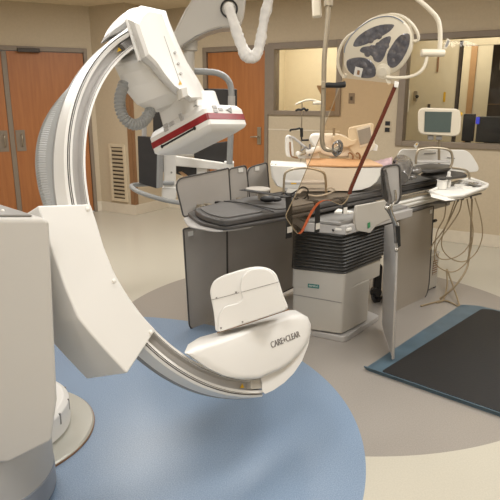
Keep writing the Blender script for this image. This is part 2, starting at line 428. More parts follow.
# counter and monitors
ct = thing('control_desk', 'long dark desk behind the large window', 'desk', R(-.6, 6.85, 0))
part('worktop', box((-1.7, .5), (6.62, 7.2), (.96, 1.0), ax=E1, ay=E2), 'control_dark', ct, bevel=.005)
for a in (-1.6, -.6, .4): part('leg', box((a, a + .05), (6.9, 6.95), (0, .96), ax=E1, ay=E2), 'frame', ct)
def desk_monitor(u0, u1, v0, v1, b, lab, name, led=False, tilt=0):
    p0 = bplane(u0, v1, b); p1 = bplane(u1, v0, b)
    aa0, aa1, z0, z1 = p0.dot(E1), p1.dot(E1), p0.z, p1.z
    t = thing(name, lab, 'monitor', R((aa0 + aa1) / 2, b + .03, 1.0))
    part('screen_housing', box((aa0, aa1), (b, b + .045), (max(z0, 1.05), z1), ax=E1, ay=E2), 'black', t, bevel=.008)
    part('stand_base', box(((aa0 + aa1) / 2 - .1, (aa0 + aa1) / 2 + .1), (b - .05, b + .12), (1.0, 1.015), ax=E1, ay=E2), 'black', t, bevel=.004)
    part('stand_neck', box(((aa0 + aa1) / 2 - .03, (aa0 + aa1) / 2 + .03), (b + .045, b + .07), (1.015, 1.2), ax=E1, ay=E2), 'black', t)
    if led: onpanel(475.5, 480, 117, 124, b - .001, .004, 'led_blue', 'status_light', t)
    return t
desk_monitor(461, 475.5, 114, 141, 6.80, 'smaller dark monitor left of the other on the desk behind the glass', 'desk_monitor')
desk_monitor(475, 512, 117, 142, 6.66, 'wide dark monitor with a small blue light behind the large window', 'desk_monitor', True)
# left room contents
tl0 = bplane(276, 90, 8.1); tl1 = bplane(282.5, 54, 8.1)
struct(part('door_3', box((tl0.dot(E1), tl1.dot(E1)), (8.05, 8.1), (0, tl1.z), ax=E1, ay=E2), 'tan'), 'narrow tan door seen through the smaller window', 'door')
q0 = bplane(316, 114, 6.75); q1 = bplane(345, 85, 6.75)
tb = thing('hood_cabinet', 'tan box with a sloped left side behind the smaller window', 'cabinet', R((q0.dot(E1) + q1.dot(E1)) / 2, 6.8, 0))
part('cabinet_body', prism([(q0.dot(E1) + .07, 0), (q1.dot(E1), 0), (q1.dot(E1), q1.z), (q0.dot(E1), q1.z), (q0.dot(E1), q1.z - .02), (q0.dot(E1) + .07, q1.z - .13)], E2 * 6.75, E1, Z, E2, 0, .3), 'tan', tb, bevel=.003)
for k in (0, .03): part('screw', cyl(R(q0.dot(E1) + .19 + k, 6.75, 1.43), R(q0.dot(E1) + .19 + k, 6.742, 1.43), .008, 8), 'guard', tb)

# switch plates
def plate(name, u0, u1, v0, v1, lab, cat, dark):
    a = bplane(u0, v1, BW); c = bplane(u1, v0, BW)
    t = thing(name, lab, cat, R((a.dot(E1) + c.dot(E1)) / 2, BW - .004, a.z))
    part('cover_plate', box((a.dot(E1), c.dot(E1)), (BW - .008, BW), (a.z, c.z), ax=E1, ay=E2), 'frame' if not dark else 'wall', t, bevel=.003)
    am, zm = (a.dot(E1) + c.dot(E1)) / 2, (a.z + c.z) / 2
    if not dark:
        part('toggle', box((am - .012, am + .012), (BW - .02, BW - .008), (zm - .02, zm + .02), ax=E1, ay=E2), 'control_dark', t, bevel=.002)
    else:
        for s in (-1, 1): part('socket', box((am - .028, am + .028), (BW - .012, BW - .008), (zm + s * .035 - .024, zm + s * .035 + .024), ax=E1, ay=E2), 'black', t, bevel=.004)
plate('wall_switch', 348.5, 355, 93, 103.5, 'brown switch plate right of the smaller window', 'switch', False)
plate('wall_outlet', 384, 391.5, 121, 132, 'outlet with black sockets left of the large window', 'outlet', True)
# ================================================================== THE C-ARM
# plane of the arm: LX along its chord, LY away from the camera (its axis), LZ up within the plane
ISO = V((-.021, 2.55, 1.105)); _y, _l = .853, .406
LX = V((math.cos(_y), math.sin(_y), 0)); LY = -V((math.sin(_y) * math.cos(_l), -math.cos(_y) * math.cos(_l), math.sin(_l))); LZ = LX.cross(LY)
def LC(x, y, z): return ISO + LX * x + LY * y + LZ * z
def ly(u, v, y): return onplane(u, v, ISO + LY * y, LY)
def lx(u, v, x): return onplane(u, v, ISO + LX * x, LX)
def lz(u, v, z): return onplane(u, v, ISO + LZ * z, LZ)
def loc(p): d = V(p) - ISO; return V((d.dot(LX), d.dot(LY), d.dot(LZ)))
arm = thing('angiography_c_arm', 'large white C-shaped x-ray arm on a floor pedestal at the left', 'x-ray machine', (-1.184, 2.41, 0))
# --- ring
prof = [(.790, .000, 0), (.803, .000, 1), (.806, .026, 1), (.834, .026, 1), (.838, .004, 0), (.849, .000, 2), (.850, .006, 0), (.8525, .006, 2), (.8535, .012, 2), (.856, .012, 0), (.858, .004, 0),
        (.866, .012, 0), (.868, .085, 3), (.870, .090, 3), (.868, .114, 3), (.86, .118, 0), (.79, .118, 0)]
ringm = ['white_plastic', 'light_grey', 'line_dark', 'mid_grey']
A0, A1, NA = 112, 253, 110
vs, fs, fm = [], [], []
for i in range(NA + 1):
    a = math.radians(A0 + (A1 - A0) * i / NA)
    for r, y, k in prof: vs.append(LC(r * math.cos(a), y, r * math.sin(a)))
n = len(prof)
for i in range(NA):
    for k in range(n):
        fs.append((i * n + k, i * n + (k + 1) % n, (i + 1) * n + (k + 1) % n, (i + 1) * n + k)); fm.append(prof[k][2])
fs += [tuple(range(n)), tuple(range(NA * n, NA * n + n))]; fm += [0, 0]
ring = part('c_ring', (vs, fs), ringm, arm, fm=fm, smooth=20)
def arcband(r0, r1, y0, y1, a0, a1, k=40):
    rings = []
    for i in range(k + 1):
        a = math.radians(a0 + (a1 - a0) * i / k); c, s = math.cos(a), math.sin(a)
        rings.append([LC(r0 * c, y0, r0 * s), LC(r1 * c, y0, r1 * s), LC(r1 * c, y1, r1 * s), LC(r0 * c, y1, r0 * s)])
    return loft(rings)
part('guide_seam', arcband(.7995, .8015, -.0012, .002, A0, A1, 80), 'line_dark', ring)
# ribbed cable guide bulging off the outer rim
rings = []
NR = 150
for i in range(NR + 1):
    s = i / NR; a = math.radians(137 + 44 * s); c, sn = math.cos(a), math.sin(a)
    bump = .052 * math.sin(PI * s) ** 1.2 + (.0015 if i % 2 else -.0015) * min(1, 6 * s, 6 * (1 - s))
    rr = .862 + max(0.001, bump)
    rings.append([LC(.85 * c, .094, .85 * sn), LC((rr - .4 * bump) * c, .094, (rr - .4 * bump) * sn), LC(rr * c, .108, rr * sn), LC((rr + .002) * c, .116, (rr + .002) * sn), LC(rr * c, .124, rr * sn), LC((rr + .002) * c, .130, (rr + .002) * sn), LC(rr * c, .136, rr * sn), LC(.85 * c, .136, .85 * sn)])
part('cable_guide', loft(rings), 'hose_grey', arm, smooth=12)
# dark gap, warning sticker inside the channel near the top
def chip(u, v, y, w, h, m, nm, par, th=.002):
    p = ly(u, v, y); return part(nm, prism([(-w, -h), (w, -h), (w, h), (-w, h)], p, LX, LZ, -LY, 0, th), m, par)
# --- carriage that carries the detector
def poly_y(pts, y0, y1, r=.0):
    w = [ly(u, v, y0) for u, v in pts]
    if r: w = roundpoly(w, r)
    return slab(w, LY * (y1 - y0))
h0 = [(127, 19), (133, 10), (141, 5.5), (166, 11), (169, 21), (178, 43), (187, 62), (198, 79), (206, 94), (207, 103), (189, 103), (184, 99), (172, 92), (160, 80), (150, 67), (141, 60)]
h1 = [(139, 24), (143, 16), (149, 11), (161, 14), (164, 24), (173, 46), (182, 65), (192, 80), (199, 92), (200, 97), (191, 97.5), (186, 93), (175, 86), (165, 74), (157, 62), (149, 54)]
def hr(y, t): return [ly(a[0] * (1 - t) + b[0] * t, a[1] * (1 - t) + b[1] * t, y) for a, b in zip(h0, h1)]
hood = part('carriage_hood', loft([hr(.02, 0), hr(0, 0), hr(-.05, .22), hr(-.085, .6), hr(-.10, 1)]), 'white_plastic', arm, smooth=38)
part('carriage_plate', poly_y([(126.5, 18), (130.5, 18), (143, 60), (139.5, 60.5)], -.014, .0), 'white_plastic', hood, bevel=.003)
b0 = [(141, 60), (150, 67), (160, 80), (172, 92), (184, 99), (189, 103), (207, 103), (206, 94), (198, 79), (188, 64), (172, 46), (141, 50)]
b1 = [(113, 66), (118, 76), (123, 89), (136, 105), (150, 112), (163, 112.5), (190, 106), (195, 96), (185, 80), (175, 64), (160, 46), (125, 50)]
body = part('carriage_body', loft([[ly(u, v, .0) for u, v in b0], [ly(u * .9 + a * .1, v * .9 + b * .1, .012) for (u, v), (a, b) in zip(b0, b1)], [ly(u, v, .15) for u, v in b1]]), 'white_plastic', arm, bevel=.008, smooth=16)
part('back_cover', poly_y([(110, 33), (113, 25), (120, 16), (131, 8), (141, 6.5), (160, 12), (172, 40), (150, 46), (125, 38)], .12, .18, .02), 'white_plastic', arm, bevel=.012)
part('ring_bracket', slab([ly(u, v, .02) for u, v in ((108, 37), (110.5, 31.5), (126, 20), (129, 26), (117, 33.5))], LY * .06), 'mid_grey', ring, bevel=.004)
part('neck', loft([[LC(-.125 + x * k, .048 + y * k, z) for x, y in rrect(-.085, .09, -.12, .12, .03)] for z, k in ((.40, 1), (.49, .98))]), 'white_plastic', arm, bevel=.006)
cap = part('corner_cap', slab(roundpoly([ly(u, v, -.085) for u, v in ((197, 107), (196.5, 93), (199, 91), (211, 91.5), (213.5, 95), (216, 107))], .02), LY * .07), 'white_plastic', arm, bevel=.008)
# hinge buttons down the hood edge
for u, v in ((173, 54), (176.5, 65), (179, 75)): part('hood_screw', cyl(ly(u, v, -.09), ly(u, v, -.09) - LY * .016, .006, 10), 'light_grey', hood)
part('hood_seam', tube([ly(u, v, -.1005) for u, v in ((164, 36), (169, 50), (174, 65), (180, 82))], .0016, 6), 'light_grey', hood)
part('latch', poly_y([(181, 88), (187, 87), (188, 96), (183, 98)], -.115, -.08), 'offwhite', hood, bevel=.003)
part('warning_sticker', slab([ly(u, v, -.1015) for u, v in ((178.5, 85), (182, 84.5), (180, 80.5))], -LY * .001), 'yellow', hood)
# --- flat detector
_q = math.radians(-6)
DX = LX * math.cos(_q) - LY * math.sin(_q); DY = LX * math.sin(_q) + LY * math.cos(_q)
D0 = LC(-.214, -.132, 0); DWX, DWY = .262, .352
def drect(ins, z, r=.012): return [D0 + DX * x + DY * y + LZ * z for x, y in rrect(ins, DWX - ins, ins, DWY - ins, r, 4)]
def dL(u, v, d=0.0): return onplane(u, v, D0 - DX * d, DX)
def dR(u, v, d=0.0): return onplane(u, v, D0 - DY * d, DY)
det = part('detector', loft([drect(.044, .294), drect(.036, .2945), drect(.008, .306), drect(0, .316), drect(0, .385, .012), drect(.012, .406, .012), drect(.02, .411, .012), drect(.05, .413, .012)]), 'white_plastic', arm, smooth=28)
part('red_stripe', loft([drect(.0005, .336, .012), drect(-.002, .338, .012), drect(-.002, .363, .012), drect(.0005, .365, .012)]), 'red', det, smooth=28)
pa, pb = dL(162, 146.5, .001), dL(194.5, 128.3, .001)
part('grip_slot', tube([pa, pb], .0042, 8), 'black', det)
for p in (pa, pb): part('slot_end', ball(p, .008, 8, (.4, 1, 1), DX, DY, LZ), 'black', det)
def dbtn(u, v, side, w, h):
    if side == 'L': nrm = -DX; t = -DY; p = dL(u, v)
    else: nrm = -DY; t = DX; p = dR(u, v)
    up = nrm.cross(t)
    return part('button', prism([(-w, -h), (w, -h), (w, h), (-w, h)], p, t, up, nrm, -.004, .003), 'light_grey', det, bevel=.0015, seg=2)
for u, v in ((165.8, 125.5), (166.5, 129.5), (171.5, 123.5)): dbtn(u, v, 'L', .014, .008)
for u, v in ((180.5, 116), (181.5, 118.5)): dbtn(u, v, 'L', .008, .01)
for u, v in ((214.5, 107), (215.5, 111), (220.5, 109.5)): dbtn(u, v, 'R', .014, .007)
part('arrow_mark', slab([dR(u, v, .001) for u, v in ((226, 110), (231, 107), (231.5, 113))], -LY * .003), 'mid_grey', det)
# --- corrugated hose under the carriage
hp_ = spline([ly(u, v, .14) for u, v in ((124, 84), (120, 97), (120.5, 109), (125, 119), (133, 124.5), (142, 122.5), (149, 114), (151, 106))], 14)
part('cable_hose', tube(hp_, [.0215 + (.003 if i % 4 < 2 else -.001) for i in range(len(hp_))], 14), 'hose_grey', arm, smooth=15)
# --- tube housing at the lower end
boat_pts = [(184, 353.5), (194, 347), (206, 343.5), (218, 340), (231, 335.5), (246, 330), (262, 324), (280, 318), (293, 314.5), (302, 314), (308.5, 317.5), (311.5, 324), (311.5, 333), (308, 343), (302, 351.5), (293, 361), (282, 369), (270, 374), (258, 379.5), (240, 380), (222, 376.5), (205, 368.5), (193, 360)]
f0 = [loc(ly(u, v, -.03)) for u, v in boat_pts]
cx, cz = sum(p.x for p in f0) / len(f0), sum(p.z for p in f0) / len(f0)
def bring(y, k): return [LC(cx + (p.x - cx) * k + (y + .03) * .95, y, cz + (p.z - cz) * k) for p in f0]
tubeh = part('tube_housing', loft([bring(-.05, .80), bring(-.048, .88), bring(-.042, .95), bring(-.028, .99), bring(-.01, 1.0), bring(.15, 1.0), bring(.19, .96), bring(.21, .85)]), 'white_plastic', arm, smooth=50)
part('end_cap', slab(roundpoly([ly(u, v, -.012) for u, v in ((259, 374), (283, 367), (300, 352), (310.5, 334), (308, 346), (302, 361), (294, 373), (284, 383), (273, 390.5), (265, 394), (262, 391), (262, 383))], .006), (LX + LY) * .09), 'white_plastic', arm, bevel=.012)
part('rail_stop', slab([ly(u, v, -.004) for u, v in ((250.5, 380), (261.5, 378), (262.5, 388.5), (251.5, 389.5))], LY * .08), 'offwhite', ring, bevel=.003)
part('warning_sticker', slab([ly(u, v, .016) for u, v in ((240, 388), (244, 388), (242, 383.5))], -LY * .002), 'yellow', ring)
part('warning_sticker', slab([ly(u, v, .016) for u, v in ((117, 52), (121.5, 50.5), (118.5, 47.5))], -LY * .002), 'yellow', ring)
part('rail_stop', slab([ly(u, v, .0) for u, v in ((121, 44), (125, 41.5), (130, 47), (126.5, 50))], LY * .05), 'line_dark', ring, bevel=.002)
p0, p1 = ly(271, 345.5, -.052), ly(299.5, 334, -.052)
tx = (p1 - p0).normalized(); ty = -LY.cross(tx) * -1
ty = tx.cross(LY); ty = ty if ty.z > 0 else -ty
text('lettering', 'CARE+CLEAR', 'text_grey', tubeh, (p0 + p1) / 2, tx, ty, .038, .0012, (p1 - p0).length)
# --- collimator box on the axis
def colr(pts, y): return [ly(u, v, y) for u, v in pts]
CN = (-LX - LY).normalized(); CU = (LX - LY).normalized()          # the collimator is turned 45 degrees about the beam
cO = ly(250, 320, -.05)
def cq(u, v, d=0.0): return onplane(u, v, cO + CN * d, CN)
cpts = [(215.5, 333), (214, 314), (209.5, 291), (213, 281), (222, 276), (236, 271.5), (250, 267.5), (260, 266.5), (269, 268), (276, 273), (279.5, 282), (284, 297), (289.5, 309)]
col = part('collimator', slab(roundpoly([cq(u, v) for u, v in cpts], .02), -CN * .17), 'white_plastic', arm, bevel=.028, seg=5)
rp = [(218, 332), (219, 314), (225, 306), (238, 303), (243, 299), (240, 289), (241.5, 277), (249, 269.8), (260, 268), (268, 269.5), (274, 275), (277.5, 284), (282, 298), (286.5, 309.5)]
part('front_cover', slab(roundpoly([cq(u, v, -.002) for u, v in rp], .015), CN * .022), 'white_plastic', col, bevel=.018, seg=5)
part('seam', tube([cq(u, v, .001) for u, v in ((211, 300), (225, 296.5), (239, 292.7))], .0012, 6), 'text_grey', col)
part('seam', tube([cq(u, v, .0205) for u, v in ((241.5, 292.2), (260, 287), (279, 281.8))], .0012, 6), 'text_grey', col)
part('base_seam', tube([cq(u, v, .003) for u, v in ((217, 333), (250, 322.5), (289, 309.5))], .0022, 6), 'guard', col)
for u, v, d in ((221, 328, .02), (242.5, 322, .02), (216.5, 298, .001), (236, 292.3, .001)): part('cover_screw', cyl(cq(u, v, d), cq(u, v, d + .004), .004, 8), 'text_grey', col)
# --- holder that grips the ring
hf = [(37.5, 205.5), (91, 203.8), (97, 222), (104, 246), (117, 279), (134, 307), (156, 329.5), (127, 374), (116, 362), (104, 349), (90, 333), (78, 318), (66, 290), (53, 253), (45, 226)]
holder = part('ring_holder', poly_y(hf, -.022, .25, .01), 'white_plastic', arm, bevel=.012, seg=3)
for u, v in ((88, 209), (114, 281), (151, 332.5)): part('holder_screw', ball(ly(u, v, -.024), .008, 8, (1, .5, 1), LX, LY, LZ), 'white_matte', holder)
part('holder_screw', ball(ly(107, 371, .11), .006, 8), 'white_matte', holder)
# --- pedestal: floor disc, collar, column, box arm
part('floor_disc', lathe([(.4235, 0), (.423, .012), (.415, .018), (.02, .018)], (-1.184, 2.41, 0), Z, 96), 'disc_metal', arm, smooth=30)
part('disc_rim', lathe([(.426, 0), (.427, .008), (.42, .008)], (-1.184, 2.41, 0), Z, 96), 'guard', arm)
collar = part('swivel_collar', lathe([(.30, .018), (.30, .03), (.315, .03), (.315, .14), (.29, .158), (.02, .158)], (-1.184, 2.41, 0), Z, 80), 'white_plastic', arm, bevel=.006)
for q in (12, -12, 36): 
    a = math.radians(q); part('collar_notch', box((.29, .317), (-.004, .004), (.09, .145), O=(-1.184, 2.41, 0), ax=V((math.cos(a), math.sin(a), 0)), ay=V((-math.sin(a), math.cos(a), 0))), 'text_grey', collar)
CCx, CCy, CR = -1.075, 1.95, .285
part('lift_column', lathe([(CR - .004, .115), (CR, .125), (CR, .62)], (CCx, CCy, 0), Z, 80), 'column_grey', arm)
part('column_foot', lathe([(CR, .022), (CR + .002, .03), (CR + .002, .118), (CR - .002, .122)], (CCx, CCy, 0), Z, 80), 'blue_grey', arm, smooth=40)
# tall box arm with a tapered foot: front face at Y = 1.62
bt = at(50.5, 218.5, 1.66); 
bx1, bz1 = bt.x, bt.z
zr, zl = at(53, 442, 1.66).z, at(8, 464, 1.66).z
fp = [(bx1 - .62, zl), (at(9, 464, 1.66).x, zl), (at(53, 442, 1.66).x, zr), (at(58.5, 400, 1.66).x, at(58.5, 400, 1.66).z), (bx1, bz1), (bx1 - .62, bz1)]
abox = part('arm_box', prism(fp, (0, 1.66, 0), X, Z, V((-.85, .85, 0)), 0, .40), 'column_grey', arm, bevel=.016, seg=3)
part('box_top_cover', slab([(bx1 - .06, 1.68, bz1), (bx1 - .60, 1.68, bz1), (bx1 - .88, 1.97, bz1), (bx1 - .35, 1.97, bz1)], (0, 0, .008)), 'mid_grey', abox, bevel=.004)
for x in (bx1 - .17, bx1 - .36): part('cover_screw', ball((x, 1.73, bz1 + .009), .006, 8), 'white_matte', abox)
part('pivot_drum', cyl(LC(-.93, .2, -.16), LC(-1.08, .42, -.2), .12, 40), 'white_plastic', arm, bevel=.01)
# ================================================================== THE PROCEDURE TABLE
T = V((.7071, .7071, 0)); N = V((.7071, -.7071, 0))       # along the table (away to the right) and across it (towards the camera)
def TB(t, n, z=0): return T * t + N * n + Z * z
def tn(u, v, n): return onplane(u, v, N * n, N)           # point on the vertical plane across-coordinate n
def tbox(t, n, z): return box(t, n, z, ax=T, ay=N)
table = thing('procedure_table', 'long grey patient table on a white pedestal with black bellows', 'patient table', TB(3.05, -2.23))
# foot plate, pedestal
fpl = [flo(u, v) for u, v in ((303, 338), (312, 336), (343, 342.5), (348, 341), (379, 320.5))] + [TB(3.42, -2.30), TB(3.0, -2.52)]
part('foot_plate', slab(roundpoly(fpl, .02), (0, 0, .04)), 'light_grey', table, bevel=.014)
ped = part('pedestal', slab(roundpoly([flo(341.5, 334, .05), flo(368, 320, .05), TB(3.22, -2.42, .05), TB(3.08, -2.50, .05), flo(294, 310, .05), flo(292.5, 327, .05)], .018), (0, 0, .30)), 'offwhite', table, bevel=.006)
pu = [flo(342, 334, .05), flo(378, 313, .05), TB(3.34, -2.44, .05), TB(3.08, -2.52, .05), flo(293, 308, .05), flo(291.5, 327, .05)]
part('pedestal_hood', slab(roundpoly([p + Z * .285 for p in pu], .02), (0, 0, .125)), 'offwhite', table, bevel=.006)
# bellows: stacked folds, widening upwards
lo = [flo(342.5, 334, .05), flo(379, 313, .05), TB(3.40, -2.44, .05), TB(3.08, -2.54, .05), flo(291.5, 307, .05), flo(290, 327, .05)]
hi = [TB(2.80, -2.00, .05), TB(3.50, -2.00, .05), TB(3.50, -2.52, .05), TB(3.12, -2.60, .05), flo(291, 306, .05), TB(2.72, -2.31, .05)]
rings = []; NF = 12
for i in range(NF * 2 + 1):
    f = i / (NF * 2); z = .455 + .285 * f; k = 1.0 if i % 2 else .955
    pp = [a.lerp(b, f ** .8) for a, b in zip(lo, hi)]
    c = sum(pp, V()) / len(pp)
    rings.append([V((c.x + (p.x - c.x) * k, c.y + (p.y - c.y) * k, z)) for p in roundpoly(pp, .035)])
part('bellows', loft(rings), 'bellows', table, smooth=12)
# maker's plate
pn = (flo(292.5, 327, .05) - flo(341.5, 334, .05)).normalized(); pnn = V((-pn.y, pn.x, 0)); pnn = pnn if pnn.y < 0 else -pnn
pc = onplane(313.5, 286, flo(341.5, 334, .05), pnn)
pl_ = part('maker_plate', prism([(-.038, -.013), (.038, -.013), (.038, .013), (-.038, .013)], pc, -pn, Z, pnn, 0, .003), 'teal', ped)
text('maker_lettering', 'SIEMENS', 'tag', pl_, pc + pnn * .0035, -pn, Z, .016, .0005, .062)
part('pedestal_seam', slab([onplane(u, v, flo(341.5, 334, .05) + pnn * .001, pnn) for u, v in ((293, 294), (342, 302.5), (342, 303.3), (293, 294.8))], pnn * .001), 'mid_grey', ped)
# sliding saddle between bellows and top
part('saddle', slab([TB(2.95, -2.60, .735), TB(2.72, -2.24, .735), TB(2.82, -1.99, .735), TB(3.62, -1.99, .735), TB(3.62, -2.64, .735)], (0, 0, .06)), 'light_grey', table, bevel=.008)
side = [tn(u, v, -1.985) for u, v in ((357, 206), (386, 200.5), (390, 202), (390, 219), (382, 222.5), (376, 226), (370.5, 233), (357, 231), (355, 222))]
sd = part('saddle_side', slab(side, -N * .02), 'offwhite', table, bevel=.004)
part('saddle_top', slab([TB(2.80, -2.02, .795), TB(3.6, -2.02, .795), TB(3.6, -2.6, .795), TB(2.92, -2.6, .795), TB(2.73, -2.22, .795)], (0, 0, .02)), 'mid_grey', table, bevel=.006)
part('saddle_lug', slab([TB(2.79, -2.05, .76), TB(2.83, -1.98, .76), TB(2.87, -1.98, .76), TB(2.87, -2.09, .76)], (0, 0, .018)), 'tag', table, bevel=.004)
part('saddle_lug', slab([TB(2.79, -2.06, .865), TB(2.83, -1.98, .865), TB(2.88, -1.98, .865), TB(2.88, -2.10, .865)], (0, 0, .016)), 'tag', table, bevel=.004)
part('indicator', slab([tn(u, v, -1.984) for u, v in ((367.5, 223), (370, 222), (370.2, 227), (367.7, 228.5))], N * .002), 'green', sd)
part('grub_screw', cyl(TB(2.78, -2.06, .765), TB(2.765, -2.045, .765), .006, 8), 'black', table)
# the long top with its accessory rails
top_out = [TB(2.16, -2.68, .838), TB(2.07, -2.48, .838), TB(2.08, -2.28, .838), TB(2.45, -2.22, .838), TB(4.55, -2.20, .838), TB(4.62, -2.24, .838), TB(4.62, -2.72, .838), TB(4.55, -2.76, .838), TB(2.2, -2.76, .838)]
part('tabletop', slab(roundpoly(top_out, .05), (0, 0, .022)), 'pad', table, bevel=.008)
part('head_plate', slab(roundpoly([TB(2.15, -2.74, .826), TB(2.02, -2.52, .826), TB(2.05, -2.31, .826), TB(2.3, -2.25, .826), TB(2.3, -2.74, .826)], .05), (0, 0, .010)), 'light_grey', table, bevel=.004)
for nn, t0, t1 in ((-2.115, 3.35, 4.46), (-2.84, 2.36, 4.5)):
    part('accessory_rail', tbox((t0, t1), (nn - .012, nn + .012), (.835, .862)), 'steel', table, bevel=.004)
part('side_beam', merge(tbox((3.30, 4.45), (-2.19, -2.10), (.765, .83)), tbox((3.30, 4.46), (-2.105, -2.09), (.785, .80)), tbox((3.30, 4.46), (-2.105, -2.09), (.813, .825))), 'white_matte', table, bevel=.004)
part('under_beam', tbox((3.30, 4.42), (-2.20, -2.10), (.70, .755)), 'mid_grey', table, bevel=.006)
part('beam_joint', cyl(TB(4.42, -2.12, .78), TB(4.42, -2.04, .78), .026, 20), 'steel', table, bevel=.004)
part('beam_knob', ball(TB(4.46, -2.03, .775), .026), 'black_gloss', table)
# ---- mattress
mt_out = [TB(2.18, -2.67, .862), TB(2.09, -2.48, .862), TB(2.07, -2.27, .862), TB(2.40, -2.25, .862), TB(2.52, -2.23, .862), TB(4.50, -2.21, .862), TB(4.58, -2.26, .862), TB(4.58, -2.70, .862), TB(4.5, -2.74, .862), TB(2.5, -2.74, .862)]
mtr = roundpoly(mt_out, .06)
matt = tag(part('table_mattress', slab(mtr, (0, 0, .036)), 'pad', bevel=.012), 'dark grey mattress lying along the patient table', 'mattress')
def inset(poly, k):
    c = sum(poly, V()) / len(poly); return [c + (p - c) * k for p in poly]
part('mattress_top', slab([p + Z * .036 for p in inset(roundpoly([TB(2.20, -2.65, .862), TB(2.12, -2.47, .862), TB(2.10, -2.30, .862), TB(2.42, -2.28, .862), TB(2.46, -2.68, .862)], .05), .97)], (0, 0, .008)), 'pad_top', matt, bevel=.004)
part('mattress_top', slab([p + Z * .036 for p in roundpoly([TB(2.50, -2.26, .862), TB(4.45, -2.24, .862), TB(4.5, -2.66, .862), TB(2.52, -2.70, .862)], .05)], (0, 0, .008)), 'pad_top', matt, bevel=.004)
part('seam', tube([TB(2.44, -2.24, .90), TB(2.48, -2.5, .912), TB(2.48, -2.72, .90)], .003, 6), 'strap', matt)
# straps
def strap(name, u, v0, v1, n, lab, w=.02, across=True):
    p = tn(u, v0, n); q = tn(u, v1, n)
    t = thing(name, lab, 'strap', q, 'straps hanging from the patient table')
    pts = [p + Z * .012 - N * (.38 if across else .06), p + Z * .012 - N * .02, p + N * .006 + Z * .0, (p + q) / 2 + N * .012, q + N * .008]
    pts = spline(pts, 5)
    rings = [[x - T * w - N * .0, x + T * w, x + T * w + V((0, 0, .003)) + N * .004, x - T * w + V((0, 0, .003)) + N * .004] for x in pts]
    part('webbing', loft(rings), 'strap', t)
    m = q.lerp(p, .22)
    part('paper_tag', prism([(-w * .8, -.016), (w * .8, -.016), (w * .8, .02), (-w * .8, .02)], m + N * .016, T, Z, N, 0, .002), 'tag', t)
strap('table_strap', 287.5, 199, 238, -2.17, 'dark strap with white tag hanging over the mattress, nearest the table head', .026)
strap('table_strap', 315.5, 203, 232.5, -2.02, 'dark strap with white tag seen through the bottom of the amber screen', .022, False)
strap('table_strap', 343, 201, 213, -1.95, 'short dark strap end beside the right foot of the amber screen', .022, False)

# ---- lead skirt on the far side
sk = thing('lead_skirt', 'tall grey lead skirt hanging from the far side of the table', 'radiation shield', TB(2.8, -2.9))
def lead(nm, pts, n, r, par, th=.014):
    w = [tn(u, v, n) for u, v in pts]
    o = part(nm, slab(roundpoly(w, r), -N * th), 'shield_grey', par, bevel=.004)
    b = roundpoly(w, r); b = [p + N * .001 for p in b]
    part('binding', tube(b, .0055, 6, True), 'shield_edge', o)
    return o
def stick(par, u, v, n, w=.022):
    p = tn(u, v, n); part('paper_tag', prism([(-w, -.016), (w, -.016), (w, .016), (-w, .016)], p, T, Z, N, .001, .003), 'tag', par)
l1 = lead('lower_panel', [(183.2, 229), (226.5, 221), (227.5, 322.5), (189.5, 329.8)], -2.90, [.01, .01, .01, .05], sk)
stick(l1, 190.5, 233.5, -2.888)
lead('lower_panel', [(227, 221), (294, 213), (294, 287), (228, 318.5)], -2.905, [.01, .01, .02, .01], sk)
lead('upper_flap', [(183.5, 217), (174.5, 179.5), (228.5, 168.2), (231, 206)], -2.90, [.02, .07, .01, .01], sk)
f2 = lead('upper_flap', [(230, 206), (228.8, 169), (246, 165.2), (250, 202)], -2.905, [.01, .03, .03, .01], sk)
stick(f2, 240.5, 170, -2.90)
f3 = lead('upper_flap', [(247, 202), (247.5, 168), (267, 162.3), (270, 199)], -2.91, [.01, .05, .03, .01], sk)
stick(f3, 257, 168.5, -2.905)
part('hanger_rail', tube([TB(2.36, -2.86, .85), TB(3.3, -2.86, .85)], .011, 8), 'steel', sk)
for t in (2.39, 2.45, 2.55, 2.75, 2.95): part('rail_clip', tbox((t - .018, t + .018), (-2.875, -2.82), (.835, .872)), 'steel_dull' if t != 2.55 else 'black', sk, bevel=.005)

# ---- lead panel hanging on the near side, and the swung-out one seen edge-on
np_ = thing('lead_curtain', 'flat light grey panel hanging below the right end of the table', 'radiation shield', TB(4.0, -2.072))
pp = roundpoly([tn(u, v, -2.072) for u, v in ((394, 217), (433.5, 206), (428.5, 292), (420, 304.5), (395, 314.5))], [.01, .01, .12, .06, .02])
o = part('panel', slab(pp, -N * .016), 'panel_grey', np_, bevel=.004)
part('edge_binding', tube([p + N * .001 for p in pp], .005, 6, True), 'shield_edge', o)
stick(o, 431, 211.5, -2.070, .02)
part('latch', cyl(TB(4.10, -2.072, .62), TB(4.14, -2.072, .62), .012, 10), 'black', np_)
es = thing('edge_shield', 'narrow grey shield hanging edge-on beside the black mat', 'radiation shield', (.82, 3.35, 0))
eq = [flo(392.5, 359.5, .02), flo(385, 341, .02), flo(381.3, 324, .03), at(384, 226, 3.62), at(397, 222, 3.2)]
eq[1] = eq[1].lerp(eq[2], .35)
lowp = part('lower_panel', slab(roundpoly([flo(392.5, 359.5, .02), flo(382, 327, .02), at(384, 226, 3.62), at(397, 222, 3.2)], [.01, .07, .03, .03]), V((.012, .0, 0))), 'light_grey', es, bevel=.003)
part('edge_binding', tube([flo(392.5, 359, .03), at(396, 265, 3.2), at(397, 223, 3.2)], .006, 8), 'shield_grey', lowp)
YS = 3.2
uf = roundpoly([at(u, v, YS) for u, v in ((381, 167), (399.5, 163.8), (400.8, 197), (397, 204), (388, 203), (383, 196))], .03)
up_ = part('upper_flap', slab(uf, V((.01, .02, 0))), 'light_grey', es, bevel=.004)
